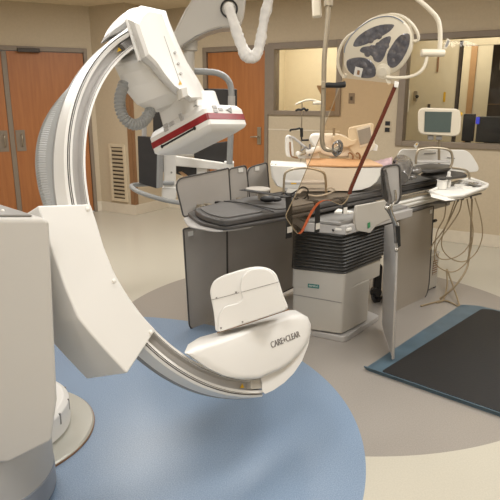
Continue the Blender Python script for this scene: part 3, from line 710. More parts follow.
part('flap_binding', tube([p - Y_ * .002 for p in uf], .006, 8, True), 'shield_edge', up_)
part('dark_core', slab([at(u, v, YS - .001) for u, v in ((382.5, 170), (386, 169), (387.5, 176), (391.5, 203), (388, 203), (384, 195))], V((0, -.008, 0))), 'shield_edge', up_, bevel=.003)
part('hanger_bracket', tube(spline([at(u, v, YS - .02) for u, v in ((385.5, 173), (387.5, 186), (390, 199), (387, 207), (390.5, 214), (394, 222), (395.5, 232), (396, 243))], 5), .011, 10), 'wrap', es)
part('hanger_bracket', tube(spline([at(u, v, YS - .03) for u, v in ((395, 190), (395.5, 200), (391, 209), (397, 226), (399.5, 238), (398.5, 246))], 5), .007, 10), 'steel', es)
part('strap_tab', slab([at(u, v, YS - .05) for u, v in ((396, 226), (400, 226), (401, 246), (398.5, 248))], V((0, .012, 0))), 'black', es, bevel=.003)
part('joint_knob', ball(at(396.5, 250, YS - .02), .012), 'steel', es)
part('joint_knob', ball(at(387, 208, YS - .04), .014), 'steel', es)

# ---- things behind the pedestal
hc = thing('connector_block', 'black cable connectors behind the table pedestal', 'connector', flo(377, 300))
part('socket_body', box((-.03, .03), (-.03, .03), (0, .30), O=flo(376, 301)), 'black', hc, bevel=.01)
part('coupling', cyl(flo(374, 300) + V((0, -.02, .08)), flo(374, 300) + V((0, -.06, .08)), .045, 16), 'black_gloss', hc, bevel=.006)
part('cable_end', tube(spline([flo(372, 301) + Z * .08, flo(374, 304) + Z * .03, flo(381, 300) + Z * .02, flo(386, 296) + Z * .02], 6), .014, 8), 'black', hc)
bxT_ = V((.848, -.53, 0))
ub = thing('equipment_box', 'small pale cabinet with side vents standing behind the hanging grey panel', 'cabinet', flo(428, 300))
ep = TB(4.36, -2.125)
bxT = T; bxN = -N
part('body', box((-.20, .0), (.0, .25), (.012, .30), O=ep, ax=bxT, ay=bxN), 'offwhite', ub, bevel=.006)
part('lid', box((-.205, .005), (-.005, .26), (.30, .315), O=ep, ax=bxT, ay=bxN), 'tag', ub, bevel=.004)
for x, y in ((-.18, .02), (-.02, .02), (-.18, .22), (-.02, .22)): part('foot', box((x - .015, x + .015), (y - .015, y + .015), (0, .012), O=ep, ax=bxT, ay=bxN), 'black', ub)
part('vent_grid', box((-.10, -.03), (-.004, .002), (.13, .25), O=ep, ax=bxT, ay=bxN), 'guard', ub)
for i in range(6): part('vent_slat', box((-.102, -.028), (-.007, .0), (.135 + i * .02, .143 + i * .02), O=ep, ax=bxT, ay=bxN), 'offwhite', ub)

# ---- floor mat
L0, L1 = flo(364.5, 369.5), flo(463, 304)
dM = (L1 - L0).normalized(); eM = V((dM.y, -dM.x, 0))
mw = (L1 - L0).length
mm = thing('floor_mat', 'black rubber mat in a blue tray-like sheet at the right', 'floor mat', L0 + dM * mw / 2 + eM * .9)
part('blue_sheet', slab(roundpoly([L0, L1 - dM * .03, L1 + dM * .03 + eM * .12, L1 + eM * 2.0, L0 + eM * 2.0], .03), (0, 0, .006)), 'mat_blue', mm)
part('sheet_lip', merge(slab([L0 + Z * .006, L0 + eM * 2.0 + Z * .006, L0 + eM * 2.0 - dM * .012 + Z * .026, L0 - dM * .012 + Z * .026], dM * .008)), 'mat_blue', mm)
part('mat_pad', slab(roundpoly([L0 + eM * .10 + dM * .02, L0 + eM * .16 + dM * (mw - .06), L0 + eM * .22 + dM * (mw - .02), L0 + eM * 1.96 + dM * (mw - .04), L0 + eM * 1.96 + dM * .02], .02), (0, 0, .018)), 'mat_black', mm, bevel=.004)
# ================================================================== CEILING-HUNG EQUIPMENT
def pxp(pts, Y, r=0.0):
    w = [at(u, v, Y) for u, v in pts]
    return roundpoly(w, r) if r else w
def px_slab(pts, Y, th, r=0.0):
    w = pxp(pts, Y, r); c = sum(w, V()) / len(w)
    return slab(w, V((c.x / c.y * th, th, 0)))           # thickness runs straight back into the room
def px_tube(pts, Y, r, k=6, n=10): return tube(spline([at(p[0], p[1], Y if len(p) < 3 else p[2]) for p in pts], k), r, n)

# --- monitor boom: wide arm near the ceiling, column, and a low rack of displays
YB = 4.25
boom = thing('monitor_boom', 'white ceiling boom carrying a low rack of dark monitors behind the imaging arm', 'monitor boom', at(205, 20, YB))
top = at(222, -60, YB).z
part('boom_arm', px_slab([(176, 50), (198, 37.5), (208, 32), (220, 28.5), (236, 27.5), (242, 24), (244.5, 15), (247, -8), (247, -22), (205, -22), (186, 8), (170, 40)], YB, .26, .03), 'offwhite', boom, bevel=.02)
part('arm_seam', tube([at(u, v, YB - .004) for u, v in ((183, 45), (196, 36), (208, 31.5), (222, 27.5))], .003, 6), 'mid_grey', boom)
part('ceiling_column', cyl(V((at(225, 0, YB).x, YB + .13, 2.3)), V((at(225, 0, YB).x, YB + .13, CH)), .09, 28), 'offwhite', boom)
part('swivel_joint', cyl(at(190, 38, YB + .13), at(190, 51, YB + .13), .055, 28), 'offwhite', boom, bevel=.008)
part('drop_column', cyl(at(189, 50, YB + .13), at(189, 150, YB + .13), .04, 24), 'offwhite', boom)
ring_c = at(229, 8.5, YB - .012)
part('cable_port', tube([ring_c + X * (mpx(7.2, YB) * math.cos(q * PI / 12)) + Z * (mpx(7.2, YB) * math.sin(q * PI / 12)) for q in range(24)], .006, 6, True), 'black', boom)
cv = spline([at(228.5, 6, YB - .03), at(232, 17, YB - .10), at(238, 36, YB - .10), at(244.5, 52, YB - .10), at(250, 57.5, YB - .10), at(257, 53, YB - .10), at(261, 38, YB - .10), at(264, 20, YB - .10), at(268.5, 0, YB - .10), at(269.5, -22, YB - .10)], 8)
rs = [mpx(4.3 + 1.3 * math.exp(-((i - 30) / 14) ** 2) + .35 * math.sin(i * .55) + .18 * math.sin(i * 1.7), YB) for i in range(len(cv))]
def sleeve(c, r):
    g = tube(c, r, 16); rn = random.Random(3)
    ph = [rn.uniform(-.0035, .0035) for _ in g[0]]
    return [v + V((p, ph[(i * 7) % len(ph)], .6 * p)) for i, (v, p) in enumerate(zip(g[0], ph))], g[1]
sl = tag(part('cable_sleeve', sleeve(cv, rs), 'fabric_white', smooth=75), 'crumpled white fabric cable sleeve looping down from the ceiling boom', 'cable cover')
YR = 4.6
part('rack_post', px_slab([(163.6, 120), (176, 120), (176, 190), (163.6, 190)], YR, .08), 'white_matte', boom, bevel=.01)
part('post_foot', px_slab([(162, 187), (176.5, 187), (176.5, 199), (173, 203), (163, 201), (161.5, 198)], YR - .02, .13, .02), 'white_matte', boom, bevel=.012)
for v in (172.5, 184.5): part('bolt', cyl(at(171.5, v, YR), at(171.5, v, YR - .008), .008, 8), 'mid_grey', boom)
part('rack_beam', px_slab([(174, 156), (226, 163.5), (226, 170.5), (174, 166)], YR + .02, .07), 'white_matte', boom, bevel=.008)
part('beam_end', px_slab([(224, 162), (234, 162), (234, 171.5), (224, 171.5)], YR + .01, .09), 'white_matte', boom, bevel=.008)
part('rack_bracket', px_slab([(196.5, 166), (207, 167), (207, 178), (196.5, 178)], YR + .06, .05), 'white_matte', boom, bevel=.008)
part('rack_crossbar', px_slab([(176, 148), (194, 148), (194, 157), (176, 157)], YR + .12, .05), 'offwhite', boom, bevel=.008)
part('guard_tube', tube(spline([at(u, v, YR - .1) for u, v in ((188, 71), (196, 71.3), (207, 71.8), (217, 73), (225, 77), (230, 84), (231.5, 95), (231.5, 110), (230.5, 140), (229.5, 164))], 6), mpx(2.9, YR), 12), 'hose_grey', boom)
part('tube_sleeve', tube([at(231.6, 96, YR - .1), at(231.3, 120, YR - .1)], mpx(3.4, YR), 12), 'light_grey', boom)
part('handle_bar', tube(spline([at(174, 183, YR - .05), at(160, 183.3, YR - .05), at(146, 184.3, YR - .05), at(134, 185, YR - .1), at(131.6, 187, YR - .2), at(138, 191.5, YR - .3), at(152, 196.5, YR - .35), at(168, 200.8, YR - .36), at(188, 204, YR - .36)], 7), mpx(2.1, YR), 10), 'hose_grey', boom)
part('side_pole', tube([at(144.5, 112, YR), at(144, 150, YR), at(143.5, 182, YR)], mpx(2.4, YR), 12), 'light_grey', boom)
part('pole_collar', tube([at(143.5, 178, YR), at(143.4, 185, YR)], mpx(3.8, YR), 12), 'hose_grey', boom)
mleft = part('monitor', slab(pxp([(137.5, 136), (157.5, 138), (156.5, 188.5), (139, 183)], YR - .12, .006), V((.02, .05, 0))), 'screen', boom, bevel=.006)
part('monitor_edge', slab(pxp([(157.2, 138), (160.3, 138.6), (159.3, 188), (156.2, 188.5)], YR - .125), V((.02, .055, 0))), 'hose_grey', mleft, bevel=.003)
for pts, dy in ((((153, 112), (163.8, 112), (163.8, 135), (153, 135)), .0), (((160, 140), (164, 140), (164, 172), (160, 172)), .06), (((176, 164), (197, 166), (197, 177), (191, 178), (176, 174)), .10), (((204, 88.5), (237, 89), (237, 112), (204, 112)), .15), (((194, 146), (230, 141), (229, 166), (194, 158)), .16)):
    part('monitor', slab(pxp(pts, YR + dy, .008), V((0, .04, 0))), 'screen', boom, bevel=.005)
part('paper_note', px_slab([(178.5, 172), (182, 171.5), (189.5, 177), (185, 178.5)], YR + .09, .004), 'tan', boom)

# --- surgical lamp
lc = at(377, 48.5, 3.9)
vn = (EYE - lc).normalized()
ln = (vn + V((-.28, 0, -.34))).normalized()                    # lamp faces the room, tipped down
la = Z.cross(ln).normalized(); lb = ln.cross(la)
def lampp(u, v, d=0.0): return onplane(u, v, lc + ln * d, ln)
lamp = thing('surgical_lamp', 'round white surgical lamp with four grey lens panels on a ceiling arm', 'surgical lamp', lc)
rim = [(343.5, 58), (344.5, 47), (350, 36.5), (358, 28), (368, 21), (380, 16.5), (392, 16), (402, 20.5), (409, 28.5), (412, 39), (411, 51), (406, 62), (399, 70), (391, 74.5), (384, 77.5), (372, 77), (358, 76.5), (348, 73), (344, 66)]
rp = spline([lampp(u, v) for u, v in rim], 4, True)
cen = sum(rp, V()) / len(rp)
def lr(k, d): return [cen + (p - cen) * k + ln * d for p in rp]
part('lamp_housing', loft([lr(.955, 0), lr(.985, -.004), lr(1.0, -.012), lr(1.0, -.055), lr(.94, -.075), lr(.5, -.105), lr(.2, -.11)]), 'lamp_white', lamp, smooth=40)
part('rim_line', tube(lr(.985, .0)[2:30], .0035, 6), 'blue_grey', lamp)
pet = [[(354.5, 44), (358.5, 37), (368, 30), (380, 25.5), (391, 25), (392.5, 27), (388, 32), (378, 38), (367, 43.5), (357, 46)],
       [(361, 51), (364, 47), (375, 45.5), (381, 40), (388.5, 37), (390, 40), (386.5, 49), (383, 58), (379, 61.5), (374.5, 60), (372, 55.5), (366, 53.5)],
       [(391.5, 47), (398, 38), (405, 34.5), (409, 36), (408.5, 45), (404, 56), (397, 65), (391, 66.5), (388, 62), (388, 54)],
       [(347.5, 62), (352, 59), (361, 58), (369, 60.5), (374.5, 67.5), (374, 75.5), (366, 77.5), (356, 75.5), (349, 70)]]
for k, pts in enumerate(pet):
    w = [lampp(u, v, .0) for u, v in pts]; wc = sum(w, V()) / len(w)
    w = spline([wc + (p - wc) * 1.07 for p in w], 3, True)
    q = part('lens_panel', loft([[p - ln * .006 for p in w], [p + ln * .001 for p in w], [wc + (p - wc) * .97 + ln * .003 for p in w]]), 'lens', lamp, smooth=30)
    rnd = random.Random(k)
    axis = max((a - b for a in w for b in w), key=lambda d: d.length); axis_l = axis.length; ax_ = axis.normalized(); bx_ = ln.cross(ax_)
    for s in (-.3, -.1, .1, .3):
        for t in ((-.022, .022) if abs(s) < .2 else (0,)):
            part('reflector', ball(wc + ax_ * s * axis_l + bx_ * t + ln * .0, .021, 8, (1, 1, .25), la, lb, ln), 'lens', q)
hub = part('sterile_handle', lathe([(.05, -.002), (.048, .012), (.03, .016), (.03, .022), (.004, .024)], lampp(383.5, 71), ln, 28), 'lamp_white', lamp)
part('handle_latch', px_slab([(384, 76), (390, 78), (391, 84), (388, 85)], lampp(387, 80).y - .02, .015, .004), 'lamp_white', lamp, bevel=.003)
part('care_tag', slab([lampp(u, v, .012) for u, v in ((355.5, 66.5), (363, 68.5), (361, 77.5), (353.5, 75.5))], ln * .002), 'tag', lamp)
part('care_mark', slab([lampp(u, v, .0145) for u, v in ((357.5, 70), (360, 70.6), (359.3, 75), (356.8, 74.5))], ln * .001), 'guard', lamp)
part('handle_rail', tube(spline([lampp(u, v, -.03) for u, v in ((359, 32), (352, 33.5), (344, 41), (339, 52), (338, 64), (341, 73), (344.5, 77), (346, 74))], 6), .010, 8), 'lamp_white', lamp)
part('handle_rail', tube(spline([lampp(u, v, -.03) for u, v in ((383, 20), (390, 14.5), (402, 16.5), (412, 24), (417.5, 33), (418, 40), (412, 41))], 6), .010, 8), 'lamp_white', lamp)
part('yoke_arm', tube(spline([lampp(386, 77, .02), lampp(396, 77.8, .01), at(408, 77, 3.88), at(418, 73.5, 3.86), at(424, 67, 3.85), at(427, 57, 3.85), at(427.5, 53, 3.85)], 7), .0105, 10), 'lamp_white', lamp)
part('yoke_joint', tube([at(421, 52.8, 3.85), at(422, 52.8, 3.85), at(443, 53, 3.85), at(444.5, 53, 3.85)], [.019, .024, .024, .019], 20), 'lamp_white', lamp)
part('spring_arm', tube(spline([at(439.5, 51, 3.85), at(440, 45, 3.85), at(440, 30, 3.85), at(437.5, 19, 3.85), at(429, 9, 3.85), at(415, -3, 3.85), at(398, -18, 3.85)], 7), .0145, 12), 'lamp_white', lamp)
part('ceiling_stem', cyl(at(398, -17, 3.85), V((at(398, -17, 3.85).x, 3.85, CH)), .03, 20), 'lamp_white', lamp)
kp = part('keypad', px_slab([(443, 48.5), (447, 38), (450.5, 40), (446.5, 49)], 3.84, .02), 'lamp_white', lamp, bevel=.003)
part('keypad_face', px_slab([(445, 46.5), (447.6, 40), (449.6, 41), (447, 47)], 3.836, .003), 'mid_grey', kp)

# --- amber leaded-acrylic screen on a ceiling pole
YA = 3.10
scr = thing('amber_screen', 'transparent amber shield with red-brown edges hung from a metal ceiling pole', 'radiation shield', at(324, 0, 3.02))
sp_ = [(343, 78), (396.5, 84), (394, 90), (380, 122), (363, 160), (351.5, 187), (349.5, 195), (346, 201), (341.5, 204.8), (337, 203.5), (330, 200.3), (323, 200.5), (317, 204.5), (311, 213), (305.5, 224), (302, 231), (299, 233.6), (296, 232), (288, 220.5), (286.3, 217), (287.2, 212), (298, 190), (312, 156), (326, 122), (336, 97)]
w = pxp(sp_, YA)
part('acrylic_sheet', slab(w, V((0, .006, 0))), 'amber', scr, smooth=10)
def edge(pts, m, th=.010, dx=.012):
    pp = spline(pxp(pts, YA + .003), 4)
    rings = [[p + V((-dx / 2, -th / 2, 0)), p + V((dx / 2, -th / 2, 0)), p + V((dx / 2, th / 2, 0)), p + V((-dx / 2, th / 2, 0))] for p in pp]
    return part('sheet_edge', loft(rings), m, scr)
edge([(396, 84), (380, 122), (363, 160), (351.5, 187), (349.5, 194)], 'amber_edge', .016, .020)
edge([(349.5, 194), (346, 201), (341.5, 204.8), (337, 203.5), (330, 200.3)], 'wire', .008, .006)
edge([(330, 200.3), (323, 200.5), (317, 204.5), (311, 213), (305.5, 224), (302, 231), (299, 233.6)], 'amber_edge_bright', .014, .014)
edge([(299, 233.6), (296, 232), (288, 220.5), (286.3, 217), (287.2, 212), (298, 190)], 'wire', .008, .005)
edge([(298, 190), (312, 156), (326, 122), (343, 78)], 'wire', .008, .004)
part('corner_clip', px_slab([(394.5, 81), (399, 82), (398, 88), (394, 87)], YA - .01, .03), 'tag', scr, bevel=.003)
pole_pts = [(330.5, -30), (330, -5), (328.5, 6), (327, 30), (324.5, 55), (323.8, 82), (323, 110), (322.2, 130), (322, 140), (323.5, 146.5), (327, 149.5), (332, 150), (340, 149)]
part('hanging_pole', tube(spline([at(u, v, 3.03) for u, v in pole_pts], 7), mpx(2.3, 3.03), 12), 'steel_dull', scr)
part('ceiling_bracket', px_slab([(311, -14), (320, -14), (322, 16), (312.5, 17)], 3.05, .07), 'lamp_white', scr, bevel=.01)
part('bracket_collar', tube([at(328.8, -6, 3.03), at(328.3, 6, 3.03)], mpx(4.2, 3.03), 14), 'steel_dull', scr)
part('top_mount', cyl(at(330.3, -22, 3.03), V((at(330.3, -22, 3.03).x, 3.03, CH)), .03, 18), 'steel_dull', scr)
grip = part('grip_handle', tube([at(u, v, 3.03) for u, v in ((324, 85.5), (328, 85), (334, 85.3), (340, 85), (344.5, 84.4), (345.5, 84.4))], [mpx(k, 3.03) for k in (2.4, 2.6, 2.4, 2.7, 3.0, 2.4)], 12), 'black', scr)
part('grip_collar', px_slab([(321.5, 81.5), (325.5, 81.5), (325.5, 88.5), (321.5, 88.5)], 3.00, .06), 'steel_dull', grip, bevel=.004)
part('clamp_body', ball(at(338, 150, 3.06), .022, 8, (.8, .9, 1.1)), 'steel', scr)
part('clamp_knob', tube(spline([at(u, v, 3.03) for u, v in ((335, 143), (339, 141), (342, 145), (340.5, 152), (336, 155.5), (333, 152))], 5), .007, 8), 'wrap', scr)
part('clamp_ring', tube([at(336, 147, 3.0) + V((.018 * math.cos(q * PI / 8), -.004, .024 * math.sin(q * PI / 8))) for q in range(16)], .005, 8, True), 'wrap', scr)

# ================================================================== ON AND AROUND THE TABLE
YT = 3.98
tubp = [(270, 165.5), (305, 166.8), (345, 168), (383, 167.5), (381, 175), (377.5, 182), (371, 187), (362, 190), (352, 191.3), (320, 191), (285, 189), (276, 186), (271.5, 178)]
tub = thing('transfer_tub', 'big white rounded tub with a tan lid lying across the table', 'tub', at(330, 190, YT + .17))
w = pxp(tubp, YT, .0); wc = sum(w, V()) / len(w)
back = V((.02, .34, .0))
def tr(k, d): return [wc + (p - wc) * k + back * d for p in w]
part('tub_body', loft([tr(.97, 0), tr(.995, .03), tr(1, .1), tr(1, .9), tr(.97, 1)]), 'white_matte', tub, smooth=50)
part('tub_lid', slab([p + Z * .002 for p in (at(307, 166.8, YT + .01), at(345, 167.9, YT), at(383, 167.2, YT), at(383, 167.2, YT) + V((-.03, .34, .008)), at(310, 166.5, YT) + V((.0, .34, .008)))], (0, 0, .014)), 'lid_tan', tub, bevel=.005)
part('lid_fold', slab([at(318, 164, YT + .12), at(362, 165.5, YT + .12), at(352, 161.5, YT + .25), at(326, 160.5, YT + .25)], (0, 0, .012)), 'lid_tan', tub, bevel=.004)
for u in (272, 276): part('rim_peg', cyl(at(u, 166, YT + .05), at(u, 163.6, YT + .05), .008, 10), 'tag', tub)

def hoop(name, pts, shelf, Y, lab, dep=.10):
    t = thing(name, lab, 'rack', at(sum(p[0] for p in pts) / len(pts), max(p[1] for p in pts), Y))
    part('hoop_tube', tube(spline([at(u, v, Y) for u, v in pts], 6), mpx(1.2, Y), 10), 'steel_dull', t)
    bk = [at(u, v, Y) + V((.015, dep, 0)) for u, v in (pts[0], pts[-1])]
    for sv, th in shelf:
        a, b = at(pts[0][0], sv, Y), at(pts[-1][0], sv, Y)
        part('shelf', slab([a, b, b + V((.015, dep, 0)), a + V((.015, dep, 0))], (0, 0, th)), 'light_grey', t, bevel=.003)
    return t
h1 = hoop('wire_rack', [(283.5, 196.3), (283.8, 186), (284.5, 176), (287, 171.5), (295, 168.8), (306, 168), (316, 169.5), (323, 172.5), (325.2, 177), (326, 187), (326, 196)], [(184.5, .016), (191.5, .01)], 3.80, 'metal hoop rack with a pale shelf seen partly through the amber screen')
part('yellow_sticker', px_slab([(291, 183), (296.5, 183), (296.5, 184.2), (291, 184.2)], 3.795, .003), 'yellow', h1)
part('label_sheet', px_slab([(288, 188.5), (304, 189.2), (300, 193.5), (286, 192.5)], 3.79, .006), 'tag', h1)
wl_ = tag(part('table_wire', merge(px_tube([(280, 196), (284, 193), (288, 195), (293, 193), (298, 190), (303, 187), (308, 190), (306, 197), (301, 200), (297, 198)], 3.72, .005), px_tube([(287, 197), (291, 195.5), (296, 199), (302, 203), (308, 199), (307, 193)], 3.70, .005)), 'black'), 'tangled thin black wire beside the hoop rack', 'wire')
wl2 = tag(part('table_wire', px_tube([(308, 195), (316, 196), (324, 195), (331, 192.5), (334.5, 190), (331, 187.5), (327, 189)], 3.75, .006), 'offwhite'), 'pale curled wire on the mattress behind the amber screen', 'wire')
# round white table accessory
mu = thing('round_support', 'round white pad on a short stem beside the lead skirt flaps', 'support', at(258, 200, 3.66))
mc = at(258, 190, 3.66)
part('disc', lathe([(.055, -.012), (.078, -.004), (.082, .006), (.078, .012), (.01, .014)], mc, Z, 40), 'offwhite', mu, smooth=40)
part('stem', lathe([(.036, .912 - mc.z), (.034, -.012)], mc + V((.035, 0, 0)), Z, 28), 'offwhite', mu)
# black hand control
hs = thing('hand_control', 'black rounded hand control lying on the mattress', 'hand control', at(269, 202, 3.55))
part('control_body', ball(at(268, 199, 3.55), .045, 10, (1.15, .8, .45)), 'black', hs)
part('control_nose', ball(at(276, 199.5, 3.55), .03, 10, (1.2, .7, .5)), 'black', hs)
part('control_lead', px_tube([(278, 199), (283, 197), (288, 198), (286, 201)], 3.55, .005), 'black', hs)

# --- contrast injector on the far side of the table
YI = 4.32
inj = thing('contrast_injector', 'white injector head with clear side plate and jointed arms above the tub', 'injector', at(320, 166, YI))
part('side_plate', px_slab([(285, 137), (288, 135.2), (291.5, 136.2), (293, 142), (294, 157), (289.5, 157.5), (286, 156), (285, 150)], YI, .10, .02), 'white_matte', inj, bevel=.01)
part('guide_loop', tube(spline([at(u, v, YI - .01) for u, v in ((290, 142), (290.5, 152), (292, 156.5), (299, 158), (305, 157), (307, 152))], 5), .006, 8), 'guard', inj)
part('guide_arm', tube(spline([at(u, v, YI - .01) for u, v in ((289, 137), (293, 137.5), (299, 142), (305, 147), (309, 150))], 5), .009, 8), 'light_grey', inj)
part('base_bar', px_slab([(297, 153.5), (318, 153), (320, 158.5), (298, 158.5)], YI - .02, .06, .01), 'white_matte', inj, bevel=.006)
part('thumb_wheel', ball(at(298, 153.5, YI - .05), .018), 'white_matte', inj)
part('syringe', tube([at(306, 152, YI - .05), at(320, 149, YI - .05)], mpx(3, YI), 14), 'tag', inj)
part('syringe_tip', tube([at(300, 155, YI - .05), at(307, 151.8, YI - .05)], mpx(1.3, YI), 10), 'steel_dull', inj)
part('head_body', px_slab([(309.5, 136), (313, 133.8), (335, 134), (345, 136), (352, 142), (354, 154), (346, 158), (330, 157), (321, 155), (313, 146), (309, 141)], YI, .14, .025), 'white_matte', inj, bevel=.02)
part('head_hump', px_slab([(332, 137), (338, 134.5), (347, 138), (352, 141), (357, 139), (355, 144), (347, 147), (338, 147)], YI - .05, .06, .012), 'lamp_white', inj, bevel=.01)
part('top_valve', tube([at(334, 134.5, YI), at(334, 128, YI)], mpx(1.4, YI), 10), 'steel_dull', inj)
part('joint_strut', tube([at(301, 151, YI - .06), at(306, 147, YI - .06), at(311, 152, YI - .06)], .008, 8), 'line_dark', inj)
part('joint_strut', tube([at(310, 144, YI - .06), at(309.5, 156, YI - .06)], .008, 8), 'line_dark', inj)
part('arm_to_display', px_slab([(345, 145), (352, 148), (362, 153), (362, 162), (352, 160), (342, 154)], YI + .02, .08, .012), 'white_matte', inj, bevel=.01)
pq = at(333, 152, 4.9)
part('support_post', cyl(pq, V((pq.x, pq.y, .03)), .03, 18), 'offwhite', inj)
part('support_arm', tube([at(333, 150, YI + .1), pq], .028, 14), 'offwhite', inj)
part('post_base', lathe([(.22, 0), (.22, .03), (.05, .06), (.03, .07)], V((pq.x, pq.y, 0)), Z, 36), 'offwhite', inj)
# touch display next to it
YD = 4.30
ds = thing('injector_display', 'tilted cream touch display unit beside the injector head', 'display', at(358, 164, YD))
part('display_housing', px_slab([(348, 129), (350, 127.5), (371.5, 123), (374, 124.5), (373, 134), (375.5, 146), (374, 149), (363, 157), (357, 158), (348.5, 148)], YD, .07, .01), 'lamp_white', ds, bevel=.008)
part('screen_bezel', px_slab([(356, 128.5), (370.5, 124.8), (373, 143), (360, 148)], YD - .008, .01), 'tag', ds, bevel=.003)
part('screen', px_slab([(357.5, 130.5), (370, 127), (372, 142), (360, 145)], YD - .014, .006), 'hose_grey', ds)
part('neck', px_slab([(350, 147), (362, 155), (363, 166), (348, 164)], YD + .01, .06), 'lamp_white', ds, bevel=.006)
part('cable_hook', tube(spline([at(u, v, YD - .02) for u, v in ((348, 154), (350.5, 153), (353, 156), (352, 160), (349, 160))], 4), .006, 8), 'guard', ds)
part('cable_hook', tube(spline([at(u, v, YD - .02) for u, v in ((356, 154), (358, 153), (360, 156), (359, 162))], 4), .006, 8), 'guard', ds)
part('wing', px_slab([(370, 141), (378, 146), (377, 151), (368, 150)], YD + .02, .05, .006), 'white_matte', ds, bevel=.005)
# drip pole
YV = 5.35
iv = thing('drip_pole', 'thin drip pole with black clamps in front of the smaller window', 'stand', V((at(301.5, 128, 5.35).x, 5.35, 0)))
ix = at(301.5, 128, YV).x
part('pole', cyl(V((ix, YV, .03)), V((ix, YV, at(301, 103, YV).z)), .006, 10), 'steel_dull', iv)
part('pole_base', lathe([(.2, 0), (.2, .02), (.03, .05), (.01, .06)], V((ix, YV, 0)), Z, 32), 'hose_grey', iv)
part('hook_bar', tube(spline([at(u, v, YV - .01) for u, v in ((295.5, 111), (298, 109.5), (301.5, 109.8), (304, 108.5), (306.5, 110.5), (308, 109))], 4), .010, 8), 'black', iv)
part('clamp_arm', tube(spline([at(u, v, YV - .01) for u, v in ((290.5, 131.5), (290.8, 129.8), (296, 129.2), (300, 128.2))], 4), .009, 8), 'black', iv)
part('clamp_block', px_slab([(299.8, 128), (303, 128), (303.2, 137), (300.2, 137)], YV - .02, .04), 'black', iv, bevel=.004)
part('clamp_arm', tube([at(301.5, 137, YV - .01), at(302, 140.2, YV - .01), at(308.8, 140, YV - .01)], .009, 8), 'black', iv)
part('curved_arm', tube(spline([at(u, v, YV) for u, v in ((295.5, 104.5), (300, 102.5), (306, 100.3), (312, 100), (318, 101.5), (322, 103))], 5), .009, 8), 'lamp_white', iv)
part('arm_head', tube([at(313, 103.2, YV), at(321, 102.8, YV)], mpx(1.6, YV), 10), 'lamp_white', iv)

# --- right end of the table
YM = 4.62
mon = thing('bedside_monitor', 'white framed monitor on a short post above the right end of the table', 'monitor', at(436, 165, YM))
part('monitor_housing', px_slab([(417.8, 112), (420, 108.5), (424, 107.8), (456, 108.8), (460, 110.5), (461.2, 118), (460.5, 131), (458.5, 135.5), (454, 136.5), (424, 134.8), (419.5, 133.5), (418, 129)], YM, .09, .015), 'lamp_white', mon, bevel=.012)
part('screen', px_slab([(425, 111.5), (452, 112), (450.5, 132.5), (424.2, 131.8)], YM - .004, .006), 'screen_green', mon)
part('knob', cyl(at(460, 114, YM + .04), at(461.8, 114, YM + .04), .015, 12), 'yellow', mon)
part('post', tube([at(439, 136, YM + .05), at(439, 164, YM + .05)], mpx(1.3, YM), 12), 'steel_dull', mon)
part('mount', px_slab([(427.5, 135.5), (433.5, 135.5), (433.5, 140), (427.5, 140)], YM + .02, .05), 'mid_grey', mon, bevel=.004)
part('mount', px_slab([(436, 136), (442, 136), (442, 140), (436, 140)], YM + .02, .05), 'mid_grey', mon, bevel=.004)
wd = tag(part('warmer_cover', slab(roundpoly([at(u, v, 4.92) for u, v in ((393, 163), (400.5, 149), (466, 150), (472, 155), (479, 167), (478, 172), (440, 174), (395, 168))], .03), V((.04, .14, -.01))), 'white_matte', bevel=.008), 'white boxy cover standing behind the dark plates at the table foot', 'cover')
part('cover_slot', px_slab([(424, 153.3), (436, 152.5), (436, 153.3), (424, 154.1)], 4.91, .01), 'mid_grey', wd)
part('cover_slot', px_slab([(447, 157), (455, 158.2), (455, 159), (447, 157.8)], 4.91, .01), 'mid_grey', wd)
lab = thing('yellow_tag', 'small card with a yellow corner standing by the white cover', 'tag', at(416, 148, 4.7))
part('card', px_slab([(413.5, 146), (416, 142.5), (418.8, 143), (417.5, 146.5), (416, 148.5)], 4.7, .01, .004), 'tag', lab)
part('yellow_mark', px_slab([(415.4, 144.8), (416.6, 143.2), (418, 143.6), (417, 145.4)], 4.698, .002), 'yellow', lab)
h2 = hoop('wire_rack', [(415.8, 164), (416.2, 157), (418, 151), (422, 148.8), (432, 147.8), (443, 148.5), (449.5, 150.5), (452, 155), (452.3, 162), (450, 168)], [(163.2, .014)], 4.4, 'metal hoop rack under the white framed monitor')
def plate_thing(nm, pts, Y, dep, lab, m):
    t = tag(part(nm, slab(roundpoly(pxp(pts, Y), .02), V((.03, dep, .004))), m, bevel=.006), lab, 'plate')
    return t
def flatplate(nm, pts, z, th, m, lab):
    return tag(part(nm, slab(roundpoly([flo(u, v, z) for u, v in pts], .05), (0, 0, th)), m, bevel=th * .35), lab, 'plate')
flatplate('support_plate', [(419, 176), (440, 171.5), (463, 174.5), (468, 177.5), (442, 181)], .95, .02, 'shield_edge', 'lower dark support plate at the foot of the mattress')
flatplate('support_plate', [(412, 168), (430, 165.5), (451, 167), (451, 170), (430, 173.5), (414, 172)], 1.0, .02, 'pad', 'dark upper plate resting under the hoop rack')
part_tube = tag(part('grab_bar', px_tube([(452, 168), (460, 168.8), (466, 170.5), (469, 174), (469.5, 179)], 4.45, .009), 'steel_dull'), 'bent metal bar at the far right end of the mattress', 'bar')
cu = thing('wrapped_cushion', 'shiny grey plastic-wrapped cushion bunched on the mattress behind the edge-on shield', 'cushion', at(405, 182, 4.1))
part('roll', tube(spline([at(400, 178, 4.0), at(402, 171, 4.1), at(404, 165, 4.25), at(399, 161, 4.35)], 5), [.055, .06, .065, .068, .07, .07, .07, .07, .068, .066, .065, .064, .062, .06, .055, .05], 14), 'wrap', cu, smooth=70)
part('loose_wrap', ball(at(412, 171, 4.3), .05, 8, (1.5, 1, .7)), 'wrap', cu, smooth=80)
